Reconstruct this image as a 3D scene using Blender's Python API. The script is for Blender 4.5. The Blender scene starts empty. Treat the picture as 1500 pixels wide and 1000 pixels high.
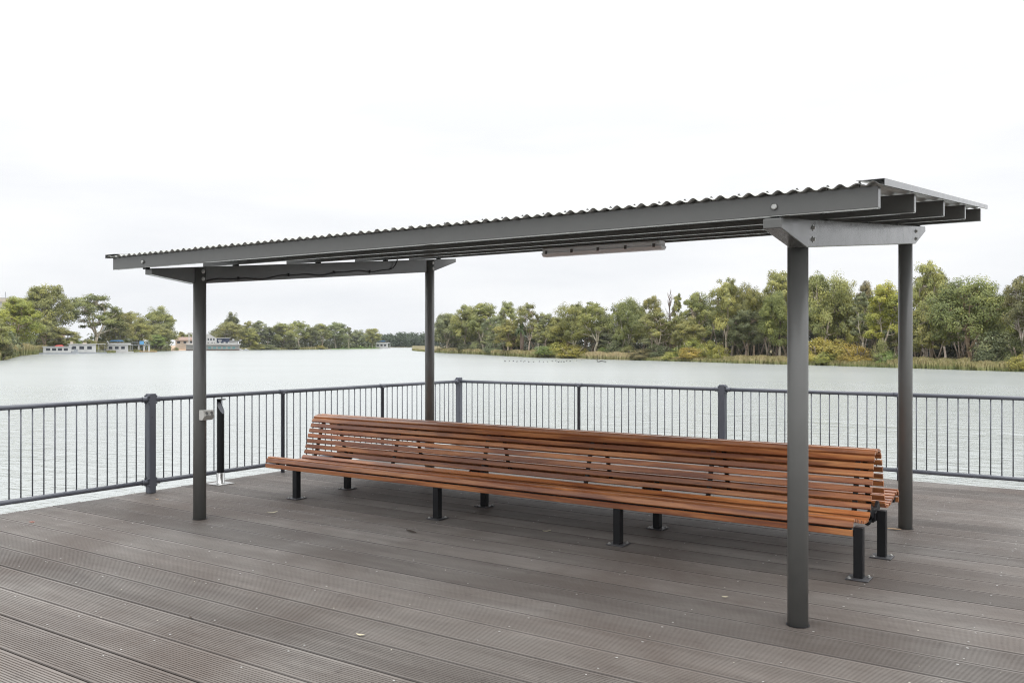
import bpy, math, random
from mathutils import Vector, Matrix

S = bpy.context.scene
COL = S.collection
R_ = math.radians
YAW, FPX, YH, EYE = R_(34.15), 1295.0, 502.5, 1.6
FW = Vector((-math.sin(YAW), math.cos(YAW), 0)); RT = Vector((math.cos(YAW), math.sin(YAW), 0))
WZ = -2.0                                     # river level, the deck top is 0

def at(px, dep, z=0.0):
    p = FW * dep + RT * ((px - 750) / FPX * dep)
    return Vector((p.x, p.y, z))

# ------------------------------------------------------------------ materials
def srgb(r, g, b):
    f = lambda c: (c / 255 / 12.92) if c / 255 <= .04045 else ((c / 255 + .055) / 1.055) ** 2.4
    return (f(r), f(g), f(b))

class NT:
    def __init__(s, name):
        s.m = bpy.data.materials.new(name); s.m.use_nodes = True
        s.t = s.m.node_tree; s.t.nodes.clear()
        s.out = s.n('ShaderNodeOutputMaterial')
    def n(s, typ, **k):
        nd = s.t.nodes.new(typ)
        for a, v in k.items():
            if hasattr(nd, a): setattr(nd, a, v)
            else: nd.inputs[a.replace('_', ' ')].default_value = v
        return nd
    def l(s, a, b): s.t.links.new(a, b)
    def val(s, sock, v):
        if hasattr(v, 'is_output') or isinstance(v, bpy.types.NodeSocket): s.l(v, sock)
        else: sock.default_value = (*v, 1) if isinstance(v, tuple) and len(v) == 3 and sock.type == 'RGBA' else v
    def bsdf(s, color, rough=.5, metal=0., spec=.5, bump=None, coat=0.):
        b = s.n('ShaderNodeBsdfPrincipled')
        s.val(b.inputs['Base Color'], color); s.val(b.inputs['Roughness'], rough); s.val(b.inputs['Metallic'], metal)
        s.val(b.inputs['Specular IOR Level'], spec); s.val(b.inputs['Coat Weight'], coat)
        if bump is not None: s.l(bump, b.inputs['Normal'])
        s.l(b.outputs[0], s.out.inputs[0]); return b
    def coords(s, scale=(1, 1, 1), kind='Object', off=None):
        tc = s.n('ShaderNodeTexCoord'); mp = s.n('ShaderNodeMapping')
        s.l(tc.outputs[kind], mp.inputs[0]); mp.inputs['Scale'].default_value = scale
        if off is not None: s.l(off, mp.inputs['Location'])
        return mp.outputs[0]
    def noise(s, vec, scale, detail=3, rough=.55, dist=0.):
        n = s.n('ShaderNodeTexNoise'); n.inputs['Scale'].default_value = scale; n.inputs['Detail'].default_value = detail
        n.inputs['Roughness'].default_value = rough; n.inputs['Distortion'].default_value = dist
        s.l(vec, n.inputs['Vector']); return n.outputs[0]
    def ramp(s, fac, stops):
        r = s.n('ShaderNodeValToRGB'); e = r.color_ramp.elements
        while len(e) < len(stops): e.new(.5)
        for i, (p, c) in enumerate(stops):
            e[i].position = p; e[i].color = (*c, 1) if isinstance(c, tuple) else (c, c, c, 1)
        s.l(fac, r.inputs[0]); return r.outputs[0]
    def mix(s, fac, a, b, mode='MIX'):
        m = s.n('ShaderNodeMix', data_type='RGBA', blend_type=mode)
        s.val(m.inputs['Factor'], fac); s.val(m.inputs['A'], a) if False else None
        s.val(m.inputs[6], a); s.val(m.inputs[7], b); return m.outputs[2]
    def math(s, op, a, b=0.):
        m = s.n('ShaderNodeMath', operation=op); s.val(m.inputs[0], a); s.val(m.inputs[1], b); return m.outputs[0]
    def bump(s, h, strength, dist=.01):
        b = s.n('ShaderNodeBump'); b.inputs['Strength'].default_value = strength; b.inputs['Distance'].default_value = dist
        s.l(h, b.inputs['Height']); return b.outputs[0]
    def attr(s, name):
        a = s.n('ShaderNodeAttribute'); a.attribute_name = name; return a.outputs['Fac']

def paint(name, col, rough=.35, var=.18, spec=.5, metal=0., bumps=.04, sc=9.):
    t = NT(name); v = t.coords()
    n1 = t.noise(v, sc, 4); n2 = t.noise(v, sc * 16, 2)
    c = t.mix(t.ramp(n1, [(.3, 0.), (.72, 1.)]), tuple(x * (1 - var) for x in col), tuple(x * (1 + var) for x in col))
    r = t.math('ADD', t.math('MULTIPLY', n1, .22), rough - .11)
    t.bsdf(c, r, metal, spec, t.bump(n2, bumps, .002)); return t.m

M = {}
M['steel'] = paint('charcoal_paint', (.112, .113, .108), .19, .03, spec=.65, bumps=.015)
M['post'] = paint('charcoal_post_paint', (.138, .139, .133), .38, .04, bumps=.02)
M['rail'] = paint('blue_grey_paint', (.098, .105, .126), .32, .05, bumps=.02)
M['black'] = paint('black_powdercoat', (.006, .0065, .008), .5, .1, spec=.35)
M['stainless'] = paint('stainless', (.55, .55, .54), .28, .06, metal=1.)
M['zinc'] = paint('zinc_bolt', (.48, .48, .46), .38, .1, metal=.7)
M['sheet'] = paint('roof_steel', (.40, .405, .385), .4, .07, metal=.25)
M['plastic'] = paint('grey_plastic', (.50, .49, .46), .45, .05)
M['darkplastic'] = paint('dark_grey_plastic', (.16, .16, .155), .45, .05)
M['lamp'] = paint('fitting_plastic', (.78, .79, .80), .4, .05)
M['clip'] = paint('clip_steel', (.10, .095, .09), .4, .1)
M['cable'] = paint('cable_rubber', (.014, .014, .014), .5, .1)

def wood():
    t = NT('oiled_slat'); rnd = t.attr('rnd')
    cx = t.n('ShaderNodeCombineXYZ'); t.l(t.math('MULTIPLY', rnd, 37.), cx.inputs[0]); t.l(t.math('MULTIPLY', rnd, 11.), cx.inputs[1]); t.l(t.math('MULTIPLY', rnd, 23.), cx.inputs[2])
    v = t.coords((.55, 9., 9.), off=cx.outputs[0]); v2 = t.coords((1.6, 42., 42.), off=cx.outputs[0]); v3 = t.coords((.30, 3.2, 3.2), off=cx.outputs[0])
    g1 = t.noise(v, 1.6, 5, .6, .9); g2 = t.noise(v2, 2.2, 3, .6, .3); g3 = t.noise(v3, 4.2, 3)
    base = t.ramp(g1, [(.26, srgb(110, 60, 32)), (.40, srgb(158, 94, 52)), (.54, srgb(186, 120, 68)), (.76, srgb(212, 150, 94))])
    c = t.mix(t.ramp(g2, [(.38, 0.), (.7, .45)]), base, srgb(116, 60, 34))
    c = t.mix(t.ramp(g3, [(.47, 0.), (.58, .62)]), c, srgb(100, 52, 34))
    kn = t.n('ShaderNodeTexVoronoi'); kn.inputs['Scale'].default_value = 1.; t.l(t.coords((1.9, 24., 24.), off=cx.outputs[0]), kn.inputs['Vector'])
    c = t.mix(t.ramp(kn.outputs['Distance'], [(.03, .75), (.12, 0.)]), c, srgb(70, 32, 20))
    h = t.n('ShaderNodeHueSaturation'); t.l(c, h.inputs['Color']); t.l(t.math('ADD', t.math('MULTIPLY', rnd, .34), .90), h.inputs['Value'])
    h.inputs['Saturation'].default_value = .98
    t.bsdf(h.outputs[0], t.math('ADD', t.math('MULTIPLY', g2, .15), .30), 0., .5, t.bump(g2, .12, .002), .15); return t.m
M['wood'] = wood()

def deck_mat():
    t = NT('composite_board'); rnd = t.attr('rnd')
    cx = t.n('ShaderNodeCombineXYZ'); t.l(t.math('MULTIPLY', rnd, 61.), cx.inputs[0]); t.l(t.math('MULTIPLY', rnd, 17.), cx.inputs[1])
    v = t.coords((.5, 6., 1.), off=cx.outputs[0]); w = t.coords(); f = t.coords((4., 60., 1.), off=cx.outputs[0])
    a = t.noise(v, 1.5, 5, .62, .4); b = t.noise(w, .62, 5, .6, .5); d = t.noise(f, 3., 3); e = t.noise(w, 7., 4, .7)
    c = t.ramp(a, [(.28, srgb(98, 92, 88)), (.5, srgb(115, 110, 105)), (.74, srgb(132, 126, 121))])
    c = t.mix(t.ramp(b, [(.40, .0), (.64, .72)]), c, srgb(80, 68, 60))
    c = t.mix(t.ramp(d, [(.35, 0.), (.8, .5)]), c, srgb(108, 103, 100))
    c = t.mix(t.ramp(e, [(.58, 0.), (.75, .45)]), c, srgb(66, 59, 56))
    h = t.n('ShaderNodeHueSaturation'); t.l(c, h.inputs['Color']); t.l(t.math('ADD', t.math('MULTIPLY', rnd, .40), .74), h.inputs['Value'])
    sp = t.n('ShaderNodeTexVoronoi'); sp.inputs['Scale'].default_value = 9.; t.l(w, sp.inputs['Vector'])
    sc = t.n('ShaderNodeSeparateColor'); t.l(sp.outputs['Color'], sc.inputs[0])
    m = t.math('MULTIPLY', t.math('LESS_THAN', sp.outputs['Distance'], .045), t.math('GREATER_THAN', sc.outputs[0], .86))
    c = t.mix(t.math('MULTIPLY', m, .8), h.outputs[0], srgb(206, 200, 186))
    # an old curved tyre scuff on the left boards, and a darker tone in the grooves and along the board edges
    sp2 = t.n('ShaderNodeSeparateXYZ'); t.l(w, sp2.inputs[0]); dx = t.math('ADD', sp2.outputs[0], 6.964); dy = t.math('ADD', sp2.outputs[1], -2.017)
    rr = t.math('SQRT', t.math('ADD', t.math('MULTIPLY', dx, dx), t.math('MULTIPLY', dy, dy))); mk = None
    for q in (1.70, 1.745, 1.785):
        k = t.math('LESS_THAN', t.math('ABSOLUTE', t.math('SUBTRACT', rr, q)), .011); mk = k if mk is None else t.math('MAXIMUM', mk, k)
    mk = t.math('MULTIPLY', mk, t.math('MULTIPLY', t.math('LESS_THAN', t.math('ABSOLUTE', t.math('ADD', sp2.outputs[0], 6.15)), .5), t.math('GREATER_THAN', sp2.outputs[1], 3.2)))
    c = t.mix(t.math('MULTIPLY', mk, t.math('ADD', t.math('MULTIPLY', e, .7), -.16)), c, srgb(62, 56, 53))
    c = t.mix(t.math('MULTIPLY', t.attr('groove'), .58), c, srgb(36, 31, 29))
    t.bsdf(c, t.math('ADD', t.math('MULTIPLY', b, .25), .42), 0., .42, t.bump(e, .1, .002)); return t.m
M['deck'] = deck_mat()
M['screw'] = paint('screw_head', (.55, .54, .52), .35, .1, metal=.5)
M['underdeck'] = paint('dark_underdeck', (.035, .032, .03), .8, .3)
M['concrete'] = paint('concrete', (.36, .34, .31), .85, .15, sc=.6)

def water_mat():
    t = NT('river_water'); geo = t.n('ShaderNodeNewGeometry'); P = geo.outputs['Position']
    rot = t.n('ShaderNodeMapping'); t.l(P, rot.inputs[0]); rot.inputs['Rotation'].default_value = (0, 0, -YAW + .25); rot.inputs['Scale'].default_value = (.6, 1.2, 1.)
    v = rot.outputs[0]
    n1 = t.noise(v, 1.1, 3, .55, .5); n2 = t.noise(v, 4.6, 3, .6, .3); n3 = t.noise(v, .035, 4, .65, .8)
    calm = t.ramp(n3, [(.36, .6), (.62, 1.2)])
    ln = t.n('ShaderNodeVectorMath', operation='LENGTH'); t.l(P, ln.inputs[0])
    reach = t.math('DIVIDE', ln.outputs['Value'], 200.)            # sheltered fetch by the jetty, longer smoother waves out on the river
    fine = t.ramp(reach, [(.08, 1.), (.55, .2)]); broad = t.ramp(reach, [(.1, 1.), (.6, .62)])
    h = t.math('MULTIPLY', t.math('ADD', t.math('MULTIPLY', t.math('MULTIPLY', n1, .095), broad), t.math('MULTIPLY', t.math('MULTIPLY', n2, .046), fine)), calm)
    # the wash of a passing boat, a long narrow band of steeper wavelets
    sp = t.n('ShaderNodeSeparateXYZ'); t.l(P, sp.inputs[0]); d = t.math('ADD', t.math('MULTIPLY', sp.outputs[0], .305), sp.outputs[1])
    wob = t.math('MULTIPLY', t.noise(t.coords(), .13, 2), 5.)
    d = t.math('ABSOLUTE', t.math('SUBTRACT', t.math('ADD', d, wob), 40.9)); n4 = t.noise(v, 2.2, 2, .5, .2)
    band = t.math('MULTIPLY', t.ramp(t.math('DIVIDE', d, 10.), [(.06, 1.), (.30, 0.)]), t.ramp(t.noise(t.coords(), .5, 2), [(.42, 0.), (.6, 1.)]))
    xs = t.ramp(t.math('DIVIDE', t.math('ADD', sp.outputs[0], 30.), 60.), [(.1, 0.), (.3, 1.)])
    h = t.math('ADD', t.math('MULTIPLY', h, t.math('SUBTRACT', 1., t.math('MULTIPLY', t.math('MULTIPLY', band, xs), .9))), t.math('MULTIPLY', t.math('MULTIPLY', n4, .035), t.math('MULTIPLY', band, xs)))
    c = t.mix(n3, (.275, .295, .29), (.315, .335, .329))
    b = t.bsdf(c, t.ramp(reach, [(.08, .12), (.55, .26)]), 0., .5, t.bump(h, .9, 1.)); b.inputs['IOR'].default_value = 1.33
    return t.m
M['water'] = water_mat()

def leaf_mat():
    t = NT('foliage'); a = t.attr('tint')
    oi = t.n('ShaderNodeObjectInfo')
    c = t.ramp(a, [(.0, (.30, .36, .30)), (.45, (.78, .80, .74)), (.8, (1.2, 1.14, .95)), (1., (1.55, 1.36, .95))])
    c = t.mix(1., oi.outputs['Color'], c, 'MULTIPLY')
    p = t.n('ShaderNodeBsdfPrincipled'); t.l(c, p.inputs['Base Color']); p.inputs['Roughness'].default_value = .55; p.inputs['Specular IOR Level'].default_value = .3
    tr = t.n('ShaderNodeBsdfTranslucent'); t.l(c, tr.inputs['Color'])
    mx = t.n('ShaderNodeMixShader'); mx.inputs[0].default_value = .22
    t.l(p.outputs[0], mx.inputs[1]); t.l(tr.outputs[0], mx.inputs[2]); t.l(mx.outputs[0], t.out.inputs[0]); return t.m
M['leaf'] = leaf_mat()

def bark_mat():
    t = NT('gum_bark'); oi = t.n('ShaderNodeObjectInfo')
    v = t.coords((26., 26., 4.)); n = t.noise(v, 1., 4, .65, .5); n2 = t.noise(t.coords((6., 6., 5.)), 1., 3)
    c = t.ramp(n, [(.3, (.42, .36, .31)), (.5, (.85, .81, .75)), (.7, (1.15, 1.1, 1.03))])
    c = t.mix(t.ramp(n2, [(.5, 0.), (.68, .7)]), c, (.42, .34, .28))
    c = t.mix(1., oi.outputs['Color'], c, 'MULTIPLY')
    t.bsdf(c, .8, 0., .25, t.bump(n, .3, .05)); return t.m
M['bark'] = bark_mat()

def reed_mat():
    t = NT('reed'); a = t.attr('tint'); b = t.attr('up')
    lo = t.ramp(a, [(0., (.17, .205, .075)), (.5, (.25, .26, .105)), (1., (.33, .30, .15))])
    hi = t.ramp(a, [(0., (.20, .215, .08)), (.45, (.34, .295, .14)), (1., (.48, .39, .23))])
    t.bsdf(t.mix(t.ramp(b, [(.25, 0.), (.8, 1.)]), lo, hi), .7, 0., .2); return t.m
M['reed'] = reed_mat()

def earth_mat():
    t = NT('river_bank_soil'); w = t.coords()
    n = t.noise(w, .12, 5, .65); n2 = t.noise(w, 1.3, 4)
    c = t.ramp(n, [(.3, (.10, .105, .045)), (.5, (.19, .165, .09)), (.7, (.27, .225, .14))])
    c = t.mix(t.math('MULTIPLY', n2, .5), c, (.10, .085, .055))
    t.bsdf(c, .95, 0., .1, t.bump(n2, .5, .2)); return t.m
M['earth'] = earth_mat()
def lawn_mat():
    t = NT('lawn'); n = t.noise(t.coords(), .25, 5, .65)
    t.bsdf(t.ramp(n, [(.3, (.085, .15, .03)), (.7, (.17, .24, .06))]), .9, 0., .1); return t.m
M['lawn'] = lawn_mat()
def plain(name, c, r=.7, var=.12, sc=.5): M[name] = paint(name, c, r, var, .3, sc=sc)
plain('white_wall', (.49, .49, .48)); plain('cream_wall', (.44, .38, .31)); plain('grey_wall', (.27, .27, .26)); plain('red_roof', (.26, .18, .145))
plain('dark_glass', (.035, .04, .05), .15); plain('teal_glass', (.13, .26, .27), .2); plain('red_canvas', (.55, .10, .08)); plain('blue_canvas', (.08, .22, .42))
plain('blue_panel', (.14, .38, .66)); plain('orange_float', (.42, .27, .12)); plain('tan_bank', (.36, .25, .16)); plain('hull_grey', (.30, .32, .34)); plain('navy_glass', (.03, .04, .075), .2)
plain('beige_stone', (.48, .42, .35)); plain('bird_black', (.06, .06, .062)); plain('palm_green', (.06, .10, .035)); plain('deadwood', (.20, .155, .135)); plain('leaf_red', (.50, .13, .07)); plain('leaf_tan', (.46, .30, .17)); plain('leaf_pale', (.55, .50, .36)); plain('leaf_brown', (.06, .045, .035))
plain('rusty_floor', (.10, .06, .04)); plain('car_black', (.02, .02, .02), .3)

# ------------------------------------------------------------------ mesh builder
class MB:
    def __init__(s): s.v = []; s.f = []; s.sm = []; s.mi = []; s.at = {}
    def _f(s, fs, smooth=False, mi=0, **at):
        for f in fs:
            s.f.append(f); s.sm.append(smooth); s.mi.append(mi)
            for k, v in at.items(): s.at.setdefault(k, []).append(v)
    def quad(s, a, b, c, d, mi=0, smooth=False, **at):
        n = len(s.v); s.v += [a, b, c, d]; s._f([(n, n + 1, n + 2, n + 3)], smooth, mi, **at)
    def box(s, x0, x1, y0, y1, z0, z1, mi=0, **at):
        n = len(s.v); s.v += [(x, y, z) for z in (z0, z1) for y in (y0, y1) for x in (x0, x1)]
        s._f([tuple(n + i for i in q) for q in ((0, 2, 3, 1), (4, 5, 7, 6), (0, 1, 5, 4), (2, 6, 7, 3), (0, 4, 6, 2), (1, 3, 7, 5))], False, mi, **at)
        return s
    def prism(s, prof, axis, a0, a1, mi=0, smooth=False, **at):
        """prof: list of 2D points; axis 0 -> (y,z) profile along x, 1 -> (x,z) along y, 2 -> (x,y) along z"""
        n = len(s.v); k = len(prof)
        for a in (a0, a1):
            for p in prof:
                s.v.append((a, p[0], p[1]) if axis == 0 else (p[0], a, p[1]) if axis == 1 else (p[0], p[1], a))
        flip = axis == 1
        q = [tuple(range(n + k - 1, n - 1, -1)), tuple(range(n + k, n + 2 * k))]
        sd = [(n + i, n + (i + 1) % k, n + k + (i + 1) % k, n + k + i) for i in range(k)]
        if flip: q = [tuple(reversed(x)) for x in q]; sd = [tuple(reversed(x)) for x in sd]
        s._f(q, False, mi, **at); s._f(sd, smooth, mi, **at); return s
    def tube(s, pts, rad, n=12, caps=True, mi=0, smooth=True, **at):
        pts = [Vector(p) for p in pts]
        if not isinstance(rad, (list, tuple)): rad = [rad] * len(pts)
        base = len(s.v); up = None
        for i, p in enumerate(pts):
            d = (pts[min(i + 1, len(pts) - 1)] - pts[max(i - 1, 0)])
            d = d.normalized() if d.length > 1e-9 else Vector((0, 0, 1))
            if up is None: up = Vector((1, 0, 0)) if abs(d.x) < .9 else Vector((0, 1, 0))
            a = (up - d * up.dot(d)).normalized(); b = d.cross(a); up = a
            for k in range(n):
                t = 2 * math.pi * k / n; q = p + (a * math.cos(t) + b * math.sin(t)) * rad[i]; s.v.append(tuple(q))
        for i in range(len(pts) - 1):
            for k in range(n):
                s._f([(base + i * n + k, base + i * n + (k + 1) % n, base + (i + 1) * n + (k + 1) % n, base + (i + 1) * n + k)], smooth, mi, **at)
        if caps:
            s._f([tuple(base + k for k in range(n - 1, -1, -1))], False, mi, **at)
            s._f([tuple(base + (len(pts) - 1) * n + k for k in range(n))], False, mi, **at)
        return s
    def lathe(s, prof, n=24, c=(0, 0, 0), mi=0):
        base = len(s.v)
        for r, z in prof:
            for k in range(n):
                t = 2 * math.pi * k / n; s.v.append((c[0] + r * math.cos(t), c[1] + r * math.sin(t), c[2] + z))
        for i in range(len(prof) - 1):
            for k in range(n): s._f([(base + i * n + k, base + i * n + (k + 1) % n, base + (i + 1) * n + (k + 1) % n, base + (i + 1) * n + k)], True, mi)
        s._f([tuple(base + k for k in range(n - 1, -1, -1))], False, mi); s._f([tuple(base + (len(prof) - 1) * n + k for k in range(n))], False, mi); return s
    def mesh(s, name, mats, off=(0, 0, 0)):
        me = bpy.data.meshes.new(name)
        o = Vector(off); me.from_pydata([(a - o.x, b - o.y, c - o.z) for a, b, c in s.v], [], s.f)
        for m in (mats if isinstance(mats, (list, tuple)) else [mats]): me.materials.append(M[m])
        me.polygons.foreach_set('use_smooth', s.sm); me.polygons.foreach_set('material_index', s.mi)
        for k, v in s.at.items():
            if len(v) == len(s.f): me.attributes.new(k, 'FLOAT', 'FACE').data.foreach_set('value', v)
        me.update(); return me
    def build(s, name, mats, parent=None, off=None, bevel=0., seg=2):
        if off is None: off = tuple(parent.matrix_world.translation) if False else (parent['_o'] if parent is not None and '_o' in parent else (0, 0, 0))
        me = s.mesh(name, mats, off); o = bpy.data.objects.new(name, me); COL.objects.link(o)
        if parent is not None:
            o.parent = parent; o['_o'] = [0., 0., 0.]; o['_o'] = list(off)
        if bevel:
            m = o.modifiers.new('bevel', 'BEVEL'); m.width = bevel; m.segments = seg; m.limit_method = 'ANGLE'; m.angle_limit = R_(40)
        return o

def tag(o, label=None, cat=None, group=None, kind=None):
    if label: o['label'] = label
    if cat: o['category'] = cat
    if group: o['group'] = group
    if kind: o['kind'] = kind
    return o
def empty(name, loc, label, cat, group=None, rz=0., world_parts=True):
    o = bpy.data.objects.new(name, None); COL.objects.link(o); o.location = loc; o.rotation_euler.z = rz
    o.empty_display_size = .2
    o['_o'] = list(loc) if world_parts else [0., 0., 0.]
    return tag(o, label, cat, group)
def copy_tree(o, parent=None):
    c = o.copy(); COL.objects.link(c)
    if parent is not None: c.parent = parent
    for ch in o.children: copy_tree(ch, c)
    return c
def dup(o, parent, loc):
    c = o.copy(); COL.objects.link(c); c.parent = parent; c.location = loc; return c
def shade_bolt(mb, p, d, r=.012, h=.008, washer=True):
    p, d = Vector(p), Vector(d).normalized()
    if washer: mb.tube([p, p + d * .003], r * 1.55, 16)
    mb.tube([p + d * .003, p + d * (.003 + h * .7), p + d * (.003 + h)], [r, r, r * .7], 6 if washer else 14, smooth=not washer)

# ------------------------------------------------------------------ deck
DX0, DX1, DY0, DY1 = -8.63, 6.5, -2.6, 11.14
def build_deck():
    rng = random.Random(4); mb = MB(); pitch = .2905; y = 4.666 - pitch * 25
    joists = [-.63 - .73 * k for k in range(-9, 11)]
    holes = []
    while y < DY1 - .02:
        w = min(pitch - .011, DY1 - y); r = rng.random(); dz = rng.uniform(-.0012, .0008)
        k = max(1, int((w - .030) / .0178)); g = (w - .032) / k
        prof = [(0, -.028), (0, -.005), (.004, 0), (.016, 0)]
        for i in range(k):
            u = .016 + i * g
            prof += [(u + g * .28, -.0004), (u + g * .33, -.0042), (u + g * .67, -.0042), (u + g * .72, -.0004)]
        prof += [(w - .016, 0), (w - .004, 0), (w, -.005), (w, -.028)]
        n = len(mb.v); m = len(prof)
        x0 = DX0 + rng.uniform(-.006, .006)
        for x in (x0, DX1):
            mb.v += [(x, y + a, b + dz + .002 * ((a / w * 2 - 1) ** 2 - .6)) for a, b in prof]
        for i in range(m - 1):
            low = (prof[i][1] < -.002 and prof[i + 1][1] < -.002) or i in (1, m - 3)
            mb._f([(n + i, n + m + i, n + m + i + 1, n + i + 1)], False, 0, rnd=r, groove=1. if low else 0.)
        mb._f([tuple(range(n, n + m))], False, 0, rnd=r, groove=0.)
        for jx in joists:
            for yy in (y + .048, y + w - .048):
                if rng.random() < .62 and yy < DY1 - .05:
                    c = (jx + rng.uniform(-.012, .012), yy + rng.uniform(-.004, .004)); b = len(mb.v); rr = rng.uniform(.004, .0068)
                    for q in range(8):
                        mb.v.append((c[0] + rr * math.cos(q * .785) * 1.15, c[1] + rr * math.sin(q * .785), .0012 + dz))
                    mb._f([tuple(range(b, b + 8))], False, 1, rnd=.5, groove=0.)
        y += pitch
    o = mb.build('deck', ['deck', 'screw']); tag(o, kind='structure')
    u = MB(); u.box(DX0 + .05, DX1, DY0 - 2, DY1 - .05, -.34, -.034)  # solid dark slab added under the boards to keep light out of the gaps
    for x in (-8.2, -5.2, -2.2, .8, 3.8):
        for yy in (1., 4., 7., 10.4): u.tube([(x, yy, -6), (x, yy, -.3)], .14, 16)
    tag(u.build('underlay_and_piles', 'underdeck'), kind='structure')
build_deck()

# ------------------------------------------------------------------ railing
RX, RY = -8.51, 11.06
def fence(name, axis, fixed, posts, c0, c1, phase, label):
    """axis 1: runs along y at x=fixed, axis 0: along x at y=fixed. posts: (coord, square?)"""
    P = (lambda u, z, s=0.: (fixed + s, u, z)) if axis == 1 else (lambda u, z, s=0.: (u, fixed + s, z))
    root = empty(name, P(posts[0][0], 0), label, 'railing')
    proto_b = None; gr = P(posts[0][0], 0)
    us = sorted([c0, c1] + [p[0] for p in posts if c0 < p[0] < c1])
    sq = {p[0] for p in posts if p[1]}
    for a, b in zip(us[:-1], us[1:]):
        aa = a + (.055 if a in sq else 0.); bb = b - (.055 if b in sq else 0.)
        MB().tube([P(aa, 1.0), P(bb, 1.0)], .024, 20).build('top_rail', 'rail', root)
        MB().tube([P(aa, .12), P(bb, .12)], .024, 20).build('bottom_rail', 'rail', root)
    u = phase
    while u < c1:
        if u > c0 and all(abs(u - p[0]) > .05 for p in posts):
            if proto_b is None:
                mb = MB(); mb.tube([(0, 0, .128), (0, 0, .992)], .0068, 8)
                mb.tube([(0, 0, .972), (0, 0, .982)], [.0068, .011], 8, caps=False); mb.tube([(0, 0, .147), (0, 0, .138)], [.0068, .011], 8, caps=False)
                proto_b = mb.build('baluster', 'rail', root, off=(0, 0, 0)); b = proto_b
            else: b = proto_b.copy(); COL.objects.link(b)
            b.location = Vector(P(u, 0)) - Vector(gr)
        u += .1083
    for u, square in posts:
        if square:
            h = .0385; mb = MB(); x, y, _ = P(u, 0)
            mb.box(x - h, x + h, y - h, y + h, 0, 1.062)
            po = mb.build('post', 'rail', root, bevel=.006)
            for z in (1.0, .12):
                for sgn in (-1, 1):
                    if not c0 - .01 <= u + sgn * .1 <= c1 + .01: continue
                    fl = MB(); a = Vector(P(u + sgn * h, z)); d = Vector(P(u + sgn, z)) - Vector(P(u, z)); d *= sgn * sgn
                    side = Vector(P(u, z, 1.)) - Vector(P(u, z)); up = Vector((0, 0, 1))
                    d = (Vector(P(u + sgn, z)) - Vector(P(u, z)))
                    fl.tube([a, a + d * .007], .038, 20)
                    fl.tube([a + d * .007, a + d * .018, a + d * .055, a + d * .062, a + d * .066], [.033, .029, .029, .031, .026], 20)
                    for q in range(4):
                        t = math.pi / 4 + q * math.pi / 2; c = a + side * (.043 * math.cos(t)) + up * (.05 * math.sin(t))
                        fl.tube([c, c + d * .007], .013, 10); shade_bolt(fl, c + d * .007, d, .0075, .009)
                    fl.build('rail_flange', 'rail', po)
        else:
            mb = MB(); x, y, _ = P(u, 0)
            mb.lathe([(.024, 0.0), (.024, .965), (.029, .966), (.029, .99)], 20, (x, y, 0))
            mb.lathe([(.0245, .085), (.0295, .086), (.0295, .155), (.0245, .156)], 20, (x, y, 0))
            po = mb.build('post', 'rail', root)
            t = MB(); t.tube([P(u - .055, 1.0), P(u + .055, 1.0)], .0275, 20)
            t.build('rail_tee', 'rail', po)
    return root
fence('railing', 1, RX, [(5.66, True), (3.84, False), (2.02, False), (7.48, False), (9.29, False), (RY, True)], 1.0, RY, 4.1895 - .1083 * 29,
      'blue grey tubular railing along the left deck edge, running back to the corner post')
fence('railing', 0, RY, [(-6.34, False), (-4.19, True), (-2.05, False), (.09, True), (2.2, False)], RX + .0, 3.0, -8.363,
      'blue grey tubular railing across the far deck edge behind the bench')

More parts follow.
